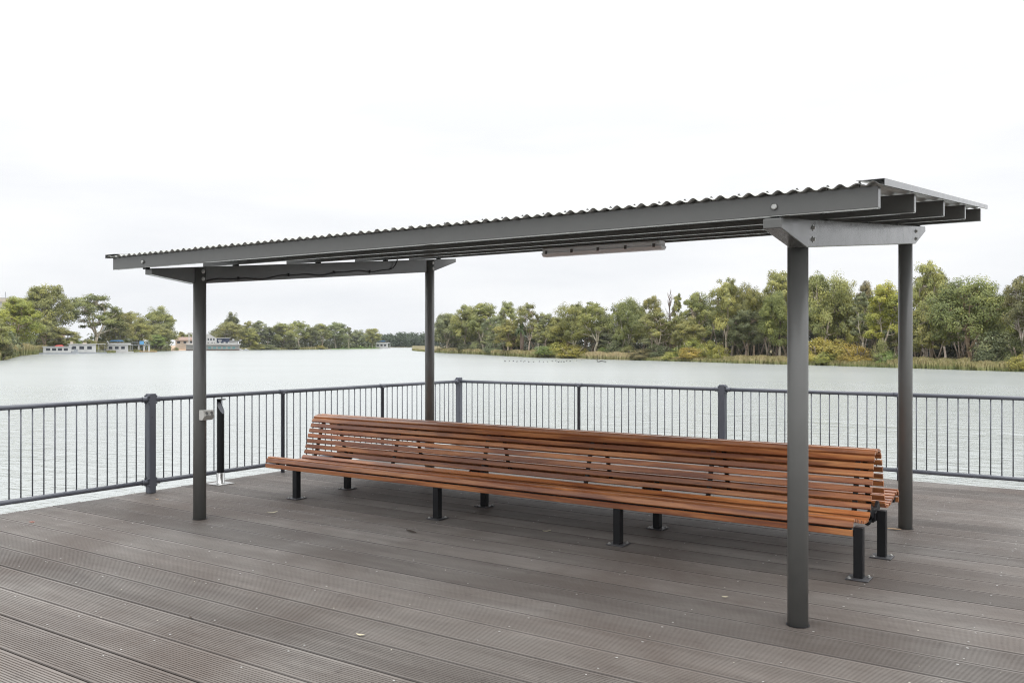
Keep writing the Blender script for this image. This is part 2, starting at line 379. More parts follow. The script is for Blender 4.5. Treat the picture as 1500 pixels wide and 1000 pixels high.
# ------------------------------------------------------------------ shelter
AX, BX, FY, BY = -6.892, -1.479, 5.08, 8.25
def bt(y): return 2.239 + .0987 * (y - 4.5)
def build_shelter():
    root = empty('picnic_shelter', (AX, FY, 0), 'open charcoal steel shelter with a sloping corrugated roof on four round posts', 'shelter')
    for x in (AX, BX):
        s = -1 if x == AX else 1
        ry = BY + (.12 if s < 0 else 0); sh = (.085, .17) if s < 0 else (0, 0)
        for y in (FY, ry):
            MB().tube([(x, y, 0), (x, y, bt(y) - .012)], .0575, 40).build('post', 'post', root)
            cg = MB(); cg.lathe([(.0585, .0008), (.0665, .0008), (.066, .0016), (.0585, .0016)], 30, (x, y, 0)); cg.build('cut_ring', 'black', root)
            # the rough-cut slot the post drops through
        xa, xb = sorted((x + s * -.010, x + s * .086))
        prof = [(y + (sh[0] if y < 6 else sh[1]), z + .0987 * (sh[0] if y < 6 else sh[1])) for y, z in ((4.5, 2.188), (4.5, 2.239), (8.71, 2.6545), (8.71, 2.608), (8.231, 2.453), (4.955, 2.130))]
        mb = MB(); mb.prism(list(reversed(prof)), 0, xa, xb)
        be = mb.build('cross_beam', 'steel', root, bevel=.004)
        for y in (FY, ry):
            for dz in (-.047, -.113):
                bo = MB(); z = bt(y) + dz
                shade_bolt(bo, (x + s * .086, y - .005, z), (s, 0, 0), .0115, .010)
                shade_bolt(bo, (x - s * .0565, y - .005, z), (-s, 0, 0), .0115, .010)
                bo.build('bolt', 'zinc', be)
    px0, px1 = -7.385, -.935
    for y in (4.535, 5.48, 6.54, 7.585, 8.555):
        z = bt(y) + .014; mb = MB(); w = .055; h = .106
        # closed section with a small lip on the lower front edge
        mb.box(px0, px1, y, y + w, z, z + h)
        pu = mb.build('purlin', 'steel', root, bevel=.003)
        fr = MB(); fr.box(px0 + .002, px1 - .002, y - .0025, y + .004, z - .0035, z - .0005)
        fr.build('lower_lip', 'sheet', pu)
        for x in (AX - .035, BX + .04):
            c = MB(); c.box(x - .02, x + .02, y + .008, y + w - .004, bt(y) - .004, z + .001); c.build('cleat', 'black', pu)
            b = MB(); shade_bolt(b, (x, y, z + .045), (0, -1, 0), .016, .013, False); b.build('bolt', 'zinc', pu)
    # corrugated sheet
    p = .0765; x0, x1 = -7.415, -.905; y0, y1 = 4.492, 8.70; zz = lambda y: bt(y) + .014 + .106 + .0015
    mb = MB(); n = int((x1 - x0) / p * 8); K = 4
    rng = random.Random(7); wob = [rng.uniform(-.0015, .0015) for _ in range(n + 2)]
    for j in range(K + 1):
        y = y0 + (y1 - y0) * j / K
        for i in range(n + 1):
            x = x0 + (x1 - x0) * i / n; u = (x - x0) / p; amp = .0205 if int(u) % 2 == 0 else .0145
            mb.v.append((x, y, zz(y) + amp * (.5 - .5 * math.cos(2 * math.pi * u)) ** 1.0 + wob[i // 8]))
    for j in range(K):
        for i in range(n): mb._f([(j * (n + 1) + i, j * (n + 1) + i + 1, (j + 1) * (n + 1) + i + 1, (j + 1) * (n + 1) + i)], True)
    ro = mb.build('roof_sheet', 'sheet', root)
    so = ro.modifiers.new('solid', 'SOLIDIFY'); so.thickness = .0014; so.offset = 1
    for k in range(1, 43):
        for y in (4.5625,):
            u = 2 * k + 1.5; x = x0 + p * u
            if x > x1 - .05: continue
            b = MB(); z = zz(y) + .0145; b.tube([(x, y, z), (x, y, z + .004)], .009, 12); b.tube([(x, y, z + .004), (x, y, z + .011)], .0055, 6); b.tube([(x, y, z - .016), (x, y, z)], .003, 6)
            b.build('roof_screw', 'steel', ro)
    for s, xe in ((1, -.897), (-1, -7.423)):
        mb = MB(); t = .0018
        for (a, b_) in (((xe - s * .13, .027), (xe, .0285)), ):
            za, zb = zz(y0 - .004), zz(y1 + .012)
            xs = sorted((a[0], b_[0]))
            # cover flashing: top strip, a down-turned side and a folded hem
            for (xa, xb, d0, d1) in ((xs[0], xs[1], .0255, .0255 + t), (min(xe, xe + s * t), max(xe, xe + s * t), -.006, .0255 + t), (min(xe - s * .012, xe), max(xe - s * .012, xe), -.006, -.006 + t)):
                nn = len(mb.v)
                for (y, z) in ((y0 - .006, za), (y1 + .014, zb)):
                    mb.v += [(xa, y, z + d0), (xb, y, z + d0), (xb, y, z + d1), (xa, y, z + d1)]
                mb._f([tuple(nn + i for i in q) for q in ((0, 1, 2, 3), (7, 6, 5, 4), (0, 4, 5, 1), (1, 5, 6, 2), (2, 6, 7, 3), (3, 7, 4, 0))])
        mb.build('edge_flashing', 'flash', root)
    # cable clipped along the left cross beam
    xb = AX + .010 + .008
    pts = []; ys = [5.145, 5.5, 6.05, 6.75, 7.3, 7.75]; 
    for i in range(40):
        t = i / 39; y = 5.145 + (7.62 - 5.145) * t; bot = bt(y) - .150
        lift = .018 + .030 * t + .010 * math.sin(t * 19) + .006 * math.sin(t * 41)
        pts.append((xb, y, bot + lift))
    for i in range(1, 11):
        t = i / 10; pts.append((xb + .03 * t, 7.62 + .11 * math.sin(t * 1.57), pts[39][2] + .13 * (1 - math.cos(t * 1.57)) + .02 * t))
    c = MB(); c.tube(pts, .0065, 8); ca = c.build('cable', 'cable', root)
    k = MB()
    for y in (5.5, 6.12, 6.75, 7.3): 
        t = (y - 5.145) / 2.475; z = bt(y) - .150 + .018 + .030 * t + .01 * math.sin(t * 19) + .006 * math.sin(t * 41)
        MB().box(xb - .009, xb + .008, y - .006, y + .006, z - .012, z + .02).build('cable_clip', 'cable', ca)
    return root
M['flash'] = paint('flashing_paint', (.20, .203, .207), .19, .03, bumps=.015)
build_shelter()

# light fitting
def build_light():
    y = 7.612; x0, x1 = -4.765, -3.455; z1 = bt(7.585) + .014 - .001
    root = empty('light_fitting', ((x0 + x1) / 2, y, z1), 'long grey weatherproof batten light fixed under the shelter roof', 'light')
    w = .062
    mb = MB(); mb.prism([(y - w * .8, z1), (y - w, z1 - .012), (y - w, z1 - .046), (y + w, z1 - .046), (y + w, z1 - .012), (y + w * .8, z1)], 0, x0 + .012, x1 - .012)
    mb.build('housing', 'lamp', root, bevel=.006)
    mb = MB(); mb.prism([(y - w - .004, z1 - .0465), (y - w - .002, z1 - .058), (y - w * .62, z1 - .086), (y + w * .62, z1 - .086), (y + w + .002, z1 - .058), (y + w + .004, z1 - .0465)], 0, x0, x1)
    mb.build('diffuser', 'lamp', root, bevel=.012, seg=3)
    for k in range(5):
        x = x0 + .06 + (x1 - x0 - .13) * k / 4
        for s in (-1, 1):
            c = MB(); yy = y + s * (w + .003); c.box(x - .012, x + .012, min(yy, yy + s * .006), max(yy, yy + s * .006), z1 - .064, z1 - .03); c.box(x - .009, x + .009, min(yy + s * .006, yy + s * .01), max(yy + s * .006, yy + s * .01), z1 - .04, z1 - .03)
            c.build('clip', 'clip', root)
    for x in (x0 + .14, x1 - .2):
        b = MB(); b.box(x - .02, x + .02, y - .03, y + .03, z1 - .002, z1 + .0006); b.build('bracket', 'clip', root)
build_light()

# power outlet on the near left post
def build_outlet():
    x0 = AX + .0575 + .0005; y0, y1 = FY - .05, FY + .062; z = .905
    root = empty('power_outlet', (x0, FY, z), 'pale grey twin power point box on the near left shelter post', 'power outlet')
    prof = [(x0, z), (x0 + .044, z - .002), (x0 + .078, z + .036), (x0 + .058, z + .088), (x0, z + .09)]
    MB().prism(prof, 1, y0, y1).build('housing', 'plastic', root, bevel=.003)
    a, b = Vector((x0 + .078, 0, z + .036)), Vector((x0 + .058, 0, z + .088)); d = (b - a); L = d.length; d.normalize(); nrm = Vector((d.z, 0, -d.x))
    for k in (0, 1):
        yc = y0 + .030 + .052 * k; so = MB()
        def pt(u, v, h): q = a + d * u + nrm * h; return (q.x, v, q.z)
        for (u0, u1, v0, v1, h) in ((.008, .048, yc - .019, yc + .019, .003),):
            n = len(so.v); so.v += [pt(u, v, hh) for hh in (0, h) for u in (u0, u1) for v in (v0, v1)]
            so._f([tuple(n + i for i in q) for q in ((0, 1, 3, 2), (4, 6, 7, 5), (0, 4, 5, 1), (2, 3, 7, 6), (0, 2, 6, 4), (1, 5, 7, 3))])
        o = so.build('socket', 'plastic', root, bevel=.0015)
        fl = MB(); q0 = pt(.027, yc, .003); fl.tube([q0, pt(.027, yc, .0055)], .0145, 20); 
        fl.build('socket_face', 'darkplastic', o)
        li = MB(); n = len(li.v); li.v += [pt(u, v, hh) for hh in (.003, .009) for u in (.003, .0075) for v in (yc - .017, yc + .017)]
        li._f([tuple(n + i for i in q) for q in ((0, 1, 3, 2), (4, 6, 7, 5), (0, 4, 5, 1), (2, 3, 7, 6), (0, 2, 6, 4), (1, 5, 7, 3))])
        li.build('flap_hinge', 'darkplastic', o)
build_outlet()

# cigarette bin
def build_bin():
    x, y = -8.40, 6.47
    root = empty('cigarette_bin', (x, y, 0), 'slim black tube cigarette bin with slanted mouth standing beside the left railing', 'bin')
    b = MB(); b.box(x - .11, x + .11, y - .11, y + .11, 0.001, .009); b.build('base_plate', 'stainless', root, bevel=.003)
    b = MB(); b.lathe([(.05, .009), (.05, .014), (.044, .016), (.044, .125), (.042, .127)], 28, (x, y, 0)); b.build('collar', 'stainless', root)
    n = 28; r = .041; mb = MB(); top = []
    d = Vector((.97, .22, 0)).normalized()
    for ring, zf in ((0, None), (1, None)):
        for k in range(n):
            t = 2 * math.pi * k / n; c, s_ = math.cos(t), math.sin(t); e = c * d.x + s_ * d.y
            mb.v.append((x + r * c, y + r * s_, .127 if ring == 0 else .872 - .075 * e))
    mb._f([(k, (k + 1) % n, n + (k + 1) % n, n + k) for k in range(n)], True)
    mb.build('tube', 'black', root)
    m = MB(); m.v = [(v[0] - (v[0] - x) * .03, v[1] - (v[1] - y) * .03, v[2] - .006) for v in mb.v[n:]]; m._f([tuple(range(n))]); m.build('ash_tray', 'rail', root)
    h = MB(); 
    for k in range(-6, 7):
        t = math.atan2(-d.y, -d.x) + k * .17; c, s_ = math.cos(t), math.sin(t)
        h.v += [(x + r * c, y + r * s_, .872), (x + r * c, y + r * s_, .955)]
    h._f([(2 * i, 2 * i + 2, 2 * i + 3, 2 * i + 1) for i in range(12)], True)
    o = h.build('back_shield', 'black', root); s = o.modifiers.new('solid', 'SOLIDIFY'); s.thickness = .003
    c = MB(); c.lathe([(.049, .9555), (.049, .963), (.046, .9665)], 28, (x + .004, y + .006, 0)); c.build('cap', 'black', root)
build_bin()

# ------------------------------------------------------------------ bench
BM = 7.06; BL, BR = -7.40, -1.457
HALF = [(0, .803), (.045, .801), (.085, .792), (.112, .774), (.129, .748), (.143, .715), (.166, .66), (.188, .60), (.206, .545), (.222, .49), (.238, .435), (.252, .395), (.272, .362), (.305, .338), (.345, .328), (.40, .331), (.46, .339), (.53, .353), (.60, .369), (.66, .384), (.71, .3965), (.74, .400), (.764, .394), (.780, .378), (.789, .355), (.794, .32), (.795, .28), (.795, .27)]
def walk():
    pts = [Vector(p) for p in HALF]; out = [(0., pts[0])]; s = 0.
    for a, b in zip(pts[:-1], pts[1:]): s += (b - a).length; out.append((s, b))
    return out
WK = walk(); LTOT = WK[-1][0]
def along(s):
    for (s0, a), (s1, b) in zip(WK[:-1], WK[1:]):
        if s <= s1 + 1e-9:
            t = (s - s0) / (s1 - s0); p = a.lerp(b, t); d = (b - a).normalized(); return p, d
    return WK[-1][1], (WK[-1][1] - WK[-2][1]).normalized()
def build_bench():
    root = empty('park_bench', (BL + 3, BM, 0), 'long double sided timber slat bench with a rolled shared back on black legs', 'bench')
    rng = random.Random(11)
    th = .021
    # slat centres: one at the ridge, then even pitch down to the lip
    pitch = .0595; cs = [.034 + pitch * i for i in range(int((LTOT - .034 - .02) / pitch) + 1)]
    for side in (-1, 1):
        back, seat = MB(), MB()
        for c in cs:
            hw = .0213
            p, _ = along(c); q0, _ = along(max(0, c - hw)); q1, _ = along(min(LTOT, c + hw)); d = (q1 - q0).normalized()
            nrm = Vector((-d.y, d.x)); nrm = nrm if nrm.dot(Vector((.6, .8))) > 0 or p.y > .33 and nrm.y > 0 else -nrm
            if p.x > .77: nrm = Vector((abs(nrm.x), nrm.y)) 
            b = .004
            prof = []
            for (u, v) in ((-hw, -th), (hw, -th), (hw, -b), (hw - b, 0), (-hw + b, 0), (-hw, -b)):
                w = p + d * u + nrm * v; prof.append((BM + side * w.x, w.y))
            if (prof[1][0] - prof[0][0]) * (prof[2][1] - prof[1][1]) - (prof[1][1] - prof[0][1]) * (prof[2][0] - prof[1][0]) < 0: prof.reverse()
            tgt = seat if p.x > .262 else back
            tgt.prism(prof, 0, BL + rng.uniform(-.002, .002), BR + rng.uniform(-.002, .002), rnd=rng.random())
        back.build('backrest', 'wood', root); seat.build('seat', 'wood', root)
    # curved black support ribs
    for k in range(6):
        x = -1.575 - 1.134 * k
        for side in (-1, 1):
            mb = MB(); N = 46; w = .0175; inner, outer = [], []
            for i in range(N + 1):
                s = .03 + (LTOT - .05) * i / N; p, d = along(s); n = Vector((-d.y, d.x)); n = n if (n.y > 0 if p.x > .27 and p.x < .78 else n.x > 0) else -n
                if p.x < .11: n = n if n.y > 0 else -n
                a = p - n * (th + .001); b = p - n * (th + .001 + .018)
                outer.append((BM + side * a.x, a.y)); inner.append((BM + side * b.x, b.y))
            n0 = len(mb.v)
            for pr in (outer, inner):
                for xx in (x - w, x + w): mb.v += [(xx, q[0], q[1]) for q in pr]
            m = N + 1
            for i in range(N):
                o0, o1, i0, i1 = n0 + i, n0 + m + i, n0 + 2 * m + i, n0 + 3 * m + i
                mb._f([(o0, o0 + 1, o1 + 1, o1), (i0, i1, i1 + 1, i0 + 1), (o0, i0, i0 + 1, o0 + 1), (o1, o1 + 1, i1 + 1, i1)])
            mb.build('support_rib', 'black', root)
    # beams under the seats
    for y, z in ((6.322, .322), (7.03, .285)):
        MB().box(BL + .28, BR - .02, y - .022, y + .022, z - .03, z + .03).build('beam', 'black', root, bevel=.003)
    for y, z in ((7.797, .322),):
        MB().box(BL + .28, BR - .02, y - .022, y + .022, z - .03, z + .03).build('beam', 'black', root, bevel=.003)
    for k, x in enumerate((-6.955, -5.095, -3.25, -1.422)):
        for y, ztop in ((6.297, .352 if k == 3 else .29), (7.03, .352)):
            h = .0305; xx = x
            l = MB(); l.box(xx - h, xx + h, y - h, y + h, .009, ztop); lg = l.build('leg', 'black', root, bevel=.0025, seg=1)
            f = MB(); f.box(xx - .075, xx + .075, y - .075, y + .075, .001, .0095); f.build('foot_plate', 'steelplate', lg, bevel=.004)
            for (bx, by) in ((-.052, -.052), (.052, .052), (-.052, .052), (.052, -.052)):
                if (bx, by) in ((-.052, -.052), (.052, .052)):
                    b = MB(); shade_bolt(b, (xx + bx, y + by, .0095), (0, 0, 1), .009, .009); b.build('bolt', 'zinc', lg)
            if y > 7:      # bracket arms from the rear leg up to the ribs
                br = MB(); br.prism([(y - .10, .30), (y + .10, .30), (y + .16, .345), (y + .12, .40), (y + .05, .36), (y - .05, .36), (y - .12, .40), (y - .18, .345)], 0, xx - .07, xx - .045); br.build('bracket', 'black', root, bevel=.003)
    br = MB(); br.box(-1.53, -1.455, 6.985, 7.075, .27, .335); br.tube([(-1.50, 6.98, .30), (-1.50, 6.93, .27), (-1.50, 6.90, .27)], .022, 12); br.build('bracket', 'black', root, bevel=.006)
M['steelplate'] = paint('foot_plate_steel', (.055, .055, .06), .42, .2)
build_bench()

# fallen leaves and litter on the deck
def leaf(x, y, L, W, rz, curl, mat, label):
    mb = MB(); N = 7
    for i in range(N + 1):
        t = i / N; u = (t - .5) * L; w = W * math.sin(math.pi * min(.98, max(.03, t))) ** .7 * .5
        z = .004 + curl * (2 * t - 1) ** 2; mb.v += [(u, -w, z + w * .35), (u, 0, z), (u, w, z + w * .35)]
    for i in range(N):
        for j in range(2): mb._f([(i * 3 + j, i * 3 + 3 + j, i * 3 + 4 + j, i * 3 + 1 + j)], True)
    o = mb.build('fallen_leaf', mat, off=(0, 0, 0)); o.location = (x, y, .001); o.rotation_euler.z = rz
    s = o.modifiers.new('solid', 'SOLIDIFY'); s.thickness = .0012
    tag(o, label, 'leaf', 'fallen leaves on the deck')
def gp(px, py):
    d = EYE * FPX / (py - YH); p = at(px, d); return p.x, p.y
for px, py, L, W, rz, cu, mt, lb in (
    (47, 765, .055, .02, .6, .004, 'leaf_red', 'small red fallen leaf on the deck near the left railing'),
    (399, 751.5, .10, .028, 1.1, .014, 'leaf_pale', 'pale curled fallen leaf on the deck right of the near left post'),
    (1309, 775.5, .12, .032, .15, .006, 'leaf_tan', 'tan fallen leaf lying at the foot of the far right post'),
    (801, 778.5, .075, .022, .9, .010, 'leaf_pale', 'pale slim fallen leaf in the shade under the middle of the bench'),
    (528, 931, .05, .02, .3, .008, 'leaf_pale', 'broken pale scrap of leaf on the grooved boards at the front of the deck'),
    (602, 778.5, .16, .03, -.3, .003, 'leaf_brown', 'dark brown bark strip lying in front of the bench below its second leg'),
    (279, 905, .03, .014, -.4, .004, 'leaf_brown', 'tiny dark brown leaf scrap in a board gap at the front of the deck'),
    (1062, 875, .04, .02, .5, .003, 'leaf_pale', 'small pale leaf scrap left of the near right post'),
    (230, 731.5, .05, .018, .2, .004, 'leaf_tan', 'tan fallen leaf just right of the square railing post')):
    x, y = gp(px, py); leaf(x, y, L, W, rz, cu, mt, lb)

# ------------------------------------------------------------------ river, ground
def sheet(name, mat, pts, z, kind='structure'):
    mb = MB(); mb.v = [(p[0], p[1], z) for p in pts]; mb._f([tuple(range(len(pts)))]); return tag(mb.build(name, mat), kind=kind)
sheet('ground', 'earth', [(-2000, -800), (1000, -800), (1000, 2000), (-2000, 2000)], -5.0)
sheet('river', 'water', [(-1900, -700), (900, -700), (900, 1900), (-1900, 1900)], WZ)

def dep(py): return (EYE - WZ) * FPX / (py - YH)
RSH = [(604, 513.5), (612, 514.3), (640, 516.5), (700, 519), (780, 523.5), (860, 525.7), (1000, 529.3), (1100, 532.5), (1185, 534.5), (1300, 538.3), (1500, 544.5), (1800, 556), (2400, 580)]
LSH = [(-700, 570), (-250, 545), (0, 528), (10, 526.5), (30, 521), (60, 518.2), (150, 517), (190, 516), (230, 514.4), (270, 513.2), (350, 512.8), (450, 511.9), (530, 510.8), (556, 510.4)]
FSH = [(470, 508.9), (560, 508.8), (640, 508.6), (720, 508.6)]
def sh_dep(tab, px):
    px = max(tab[0][0], min(tab[-1][0], px))
    for (a, ya), (b, yb) in zip(tab[:-1], tab[1:]):
        if px <= b:
            t = (px - a) / (b - a); da, db = dep(ya), dep(yb); return 1 / ((1 - t) / da + t / db)
    return dep(tab[-1][1])
STEPS = [(-4, -3.2), (-.3, -2.05), (.6, -1.9), (3, -1.78), (8, -1.68), (25, -1.5), (60, -1.0), (220, -.2)]
def ground_z(t):
    for (a, za), (b, zb) in zip(STEPS[:-1], STEPS[1:]):
        if t <= b: return za + (zb - za) * (max(t, a) - a) / (b - a)
    return STEPS[-1][1]
def bank(name, tab, mats, n=120, seed=1, matf=None):
    rng = random.Random(seed); mb = MB(); m = len(STEPS)
    for i in range(n + 1):
        px = tab[0][0] + (tab[-1][0] - tab[0][0]) * i / n; d0 = sh_dep(tab, px); k = FPX / math.hypot(FPX, px - 750); j = rng.uniform(-.7, .7)
        for t, z in STEPS:
            p = at(px, d0 + (t + j) * k); mb.v.append((p.x, p.y, z + (rng.uniform(-.12, .12) if t > 2 else 0)))
    for i in range(n):
        for q in range(m - 1): mb._f([(i * m + q, (i + 1) * m + q, (i + 1) * m + q + 1, i * m + q + 1)], True, matf(tab[0][0] + (tab[-1][0] - tab[0][0]) * i / n, q) if matf else 0)
    return tag(mb.build(name, mats), kind='structure')
bank('riverbank', RSH, ['earth'], 140, 1)
bank('riverbank', LSH, ['earth', 'lawn', 'tan_bank'], 160, 2, lambda px, q: 1 if px > 478 else 2 if 244 < px < 292 else 0)
bank('riverbank', FSH, ['earth'], 20, 3)
def spot(tab, px, back):
    k = FPX / math.hypot(FPX, px - 750); d = sh_dep(tab, px) + back * k
    return at(px, d, ground_z(back) - .05), d
TABS = {'R': RSH, 'L': LSH, 'F': FSH}

# ------------------------------------------------------------------ vegetation
def rnd_dir(rng, zmin=-1.):
    while True:
        v = Vector((rng.uniform(-1, 1), rng.uniform(-1, 1), rng.uniform(-1, 1)))
        if .05 < v.length < 1 and v.normalized().z >= zmin: return v.normalized()
def add_leaf(mb, rng, c, nrm, size, tint):
    t = nrm.cross(rnd_dir(rng)).normalized(); b = nrm.cross(t); a = size * rng.uniform(.7, 1.35); w = a * rng.uniform(.42, .7)
    n = len(mb.v)
    mb.v += [tuple(c - t * a), tuple(c + b * w - t * a * .1), tuple(c + t * a), tuple(c - b * w + t * a * .1)]
    mb._f([(n, n + 1, n + 2, n + 3)], False, 0, tint=tint)
def clump(mb, rng, c, r, count, size, base, flat=.72, lobe=None):
    for _ in range(count):
        d = rnd_dir(rng, -.75); k = rng.random() ** .38
        p = c + Vector((d.x * r, d.y * r, d.z * r * flat)) * k
        o = (p - lobe).normalized() if lobe is not None else d
        nrm = (d * .5 + o * .7 + Vector((0, 0, .36)) + rnd_dir(rng) * .42).normalized()
        add_leaf(mb, rng, p, nrm, size, min(1, max(0, base + rng.gauss(0, .13))))
def bez(a, b, c, n=6):
    return [a * (1 - t) ** 2 + b * 2 * t * (1 - t) + c * t * t for t in [i / n for i in range(n + 1)]]
def gum(seed, width, lobes, cl, per, leafsz, crown0=.3, forks=.2, open_=0., lr=.2, trunk=.02):
    """unit-height tree: returns (trunk MB, crown MB). width = crown width / height"""
    rng = random.Random(seed); tr, cr = MB(), MB()
    lean = Vector((rng.uniform(-.06, .06), rng.uniform(-.06, .06), 0)); fork = Vector((0, 0, forks)) + lean
    tr.tube(bez(Vector((0, 0, -.03)), Vector((lean.x * .2, lean.y * .2, forks * .6)), fork, 5), [trunk * k for k in (1.6, 1.25, 1.15, 1.1, 1.06, 1.0)], 9)
    mains = []
    nm = rng.choice((2, 3, 3)); a0 = rng.uniform(0, 6.28)
    L = []
    for i in range(lobes):
        t = (i + .5) / lobes; z = crown0 + .10 + (1 - crown0 - .20) * t ** .85
        zz = (z - (crown0 + .55) / 2) / ((1.12 - crown0) / 2 + .06); env = max(.2, 1 - abs(min(1., max(-1., zz - .12))) ** 2.4) ** .6
        ang = a0 + i * 2.4 + rng.uniform(-.5, .5); rad = width * .5 * env * rng.uniform(.48, .82) * (1 if i < lobes - 2 else .5)
        L.append((Vector((math.cos(ang) * rad, math.sin(ang) * rad, z)), lr * rng.uniform(.66, 1.12) * (width / .75) ** .5))
    for k in range(nm):
        ang = a0 + k * 6.28 / nm + rng.uniform(-.4, .4); top = Vector((math.cos(ang) * width * .17, math.sin(ang) * width * .17, rng.uniform(.62, .82)))
        mid = fork.lerp(top, .45) + Vector((math.cos(ang), math.sin(ang), 0)) * width * .07 + rnd_dir(rng) * .03
        pts = bez(fork, mid, top, 8); mains.append(pts); r0 = trunk * .86
        tr.tube(pts, [r0 * (1 - .08 * i) for i in range(9)], 7)
    for lc, r in L:
        best = min(((p, m) for m in mains for p in m[1:]), key=lambda q: (q[0] - lc).length + (0.25 if q[0].z > lc.z - .05 else 0))[0]
        mid = best.lerp(lc, .5) + Vector((0, 0, -.035)) + rnd_dir(rng) * .03
        pts = bez(best, mid, lc, 6); tr.tube(pts, [trunk * .42 * (1 - .11 * i) for i in range(7)], 6)
        lt = rng.uniform(.42, .68)
        for _ in range(cl):
            d = rnd_dir(rng, -.55); q = rng.uniform(.55, 1.05)
            c = lc + Vector((d.x * r, d.y * r, d.z * r * .78)) * q
            if rng.random() < open_: continue
            j = rng.choice(pts[2:]); tr.tube(bez(j, j.lerp(c, .5) + rnd_dir(rng) * .015, c, 3), [trunk * .17, trunk * .14, trunk * .10, trunk * .06], 4, caps=False)
            clump(cr, rng, c, r * rng.uniform(.36, .58), int(per * 1.55 * rng.uniform(.8, 1.3)), leafsz, lt + rng.uniform(-.18, .18), .72, lc)
    return tr, cr
PRO = {}
def proto(key, tr, cr, h=1., w=1., names=('trunk', 'crown')):
    ext = sorted(math.hypot(v[0], v[1]) for v in cr.v)[int(len(cr.v) * .93)]; top = max(v[2] for v in cr.v)
    PRO[key] = (tr.mesh(names[0], 'bark'), cr.mesh(names[1], 'leaf'), 2 * ext * .97, top, names)
for i, s in enumerate((3, 8, 21)): proto('round%d' % i, *gum(s, .78, 12, 15, 78, .0122, .20, .2, .03, .20))
for i, s in enumerate((5, 13)): proto('broad%d' % i, *gum(s, .95, 14, 15, 74, .0122, .20, .18, .05, .20))
for i, s in enumerate((2, 17, 31)): proto('open%d' % i, *gum(s, .70, 12, 12, 60, .0116, .28, .26, .12, .165, .017))
for i, s in enumerate((6, 9, 40)): proto('tall%d' % i, *gum(s, .56, 12, 13, 66, .0112, .24, .24, .06, .17, .016))
proto('slim0', *gum(44, .40, 9, 12, 60, .0105, .26, .28, .06, .14, .013)); 

def shrub(seed, n, per, leafsz, w=1.):
    rng = random.Random(seed); tr, cr = MB(), MB()
    for k in range(6):
        a = rng.uniform(0, 6.28); e = Vector((math.cos(a) * .35 * w, math.sin(a) * .35 * w, rng.uniform(.4, .7)))
        tr.tube(bez(Vector((0, 0, -.05)), Vector((e.x * .4, e.y * .4, .2)), e, 4), [.03, .026, .022, .016, .01], 5)
    for _ in range(n):
        d = rnd_dir(rng, -.12); q = rng.uniform(.55, .95); c = Vector((d.x * .5 * w, d.y * .5 * w, .16 + max(0, d.z) * .66)) * q + Vector((0, 0, .06))
        clump(cr, rng, c, rng.uniform(.12, .22), per, leafsz, rng.uniform(.32, .72), .8, Vector((0, 0, .1)))
    return tr, cr
for i, s in enumerate((51, 52, 53)): proto('shrub%d' % i, *shrub(s, 48, 120, .021), names=('stem', 'foliage'))

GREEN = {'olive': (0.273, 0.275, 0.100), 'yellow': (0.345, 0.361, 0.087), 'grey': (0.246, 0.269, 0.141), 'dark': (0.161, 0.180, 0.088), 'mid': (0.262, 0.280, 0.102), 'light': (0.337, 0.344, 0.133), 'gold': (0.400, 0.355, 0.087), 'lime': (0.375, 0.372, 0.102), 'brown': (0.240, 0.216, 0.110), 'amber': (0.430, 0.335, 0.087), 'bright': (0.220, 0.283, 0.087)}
BARK = {'white': (.64, .59, .53), 'tan': (.48, .38, .30), 'grey': (.38, .35, .31), 'dark': (.12, .10, .085)}
RV = random.Random(77)
def plant(key, side, px, ytop, wpx, back, green, bark, name, label, cat, group=None, tz=None):
    p, d = spot(TABS[side], px, back); tm, cm, w0, h0, nm = PRO[key]
    H = (YH - ytop) / FPX * d + EYE - p.z; W = wpx / FPX * d
    o = empty(name, p, label, cat, group, RV.uniform(0, 6.28), False)
    sz = H / h0; sx = W / w0; o.scale = (sx, sx * RV.uniform(.9, 1.1), sz)
    for m, c, n in ((tm, BARK[bark], nm[0]), (cm, GREEN[green], nm[1])):
        q = bpy.data.objects.new(n, m); COL.objects.link(q); q.parent = o
        v = RV.uniform(.9, 1.1); q.color = (c[0] * v * RV.uniform(.95, 1.05), c[1] * v, c[2] * v * RV.uniform(.92, 1.08), 1)
    return o
RG = 'gum trees along the right bank'
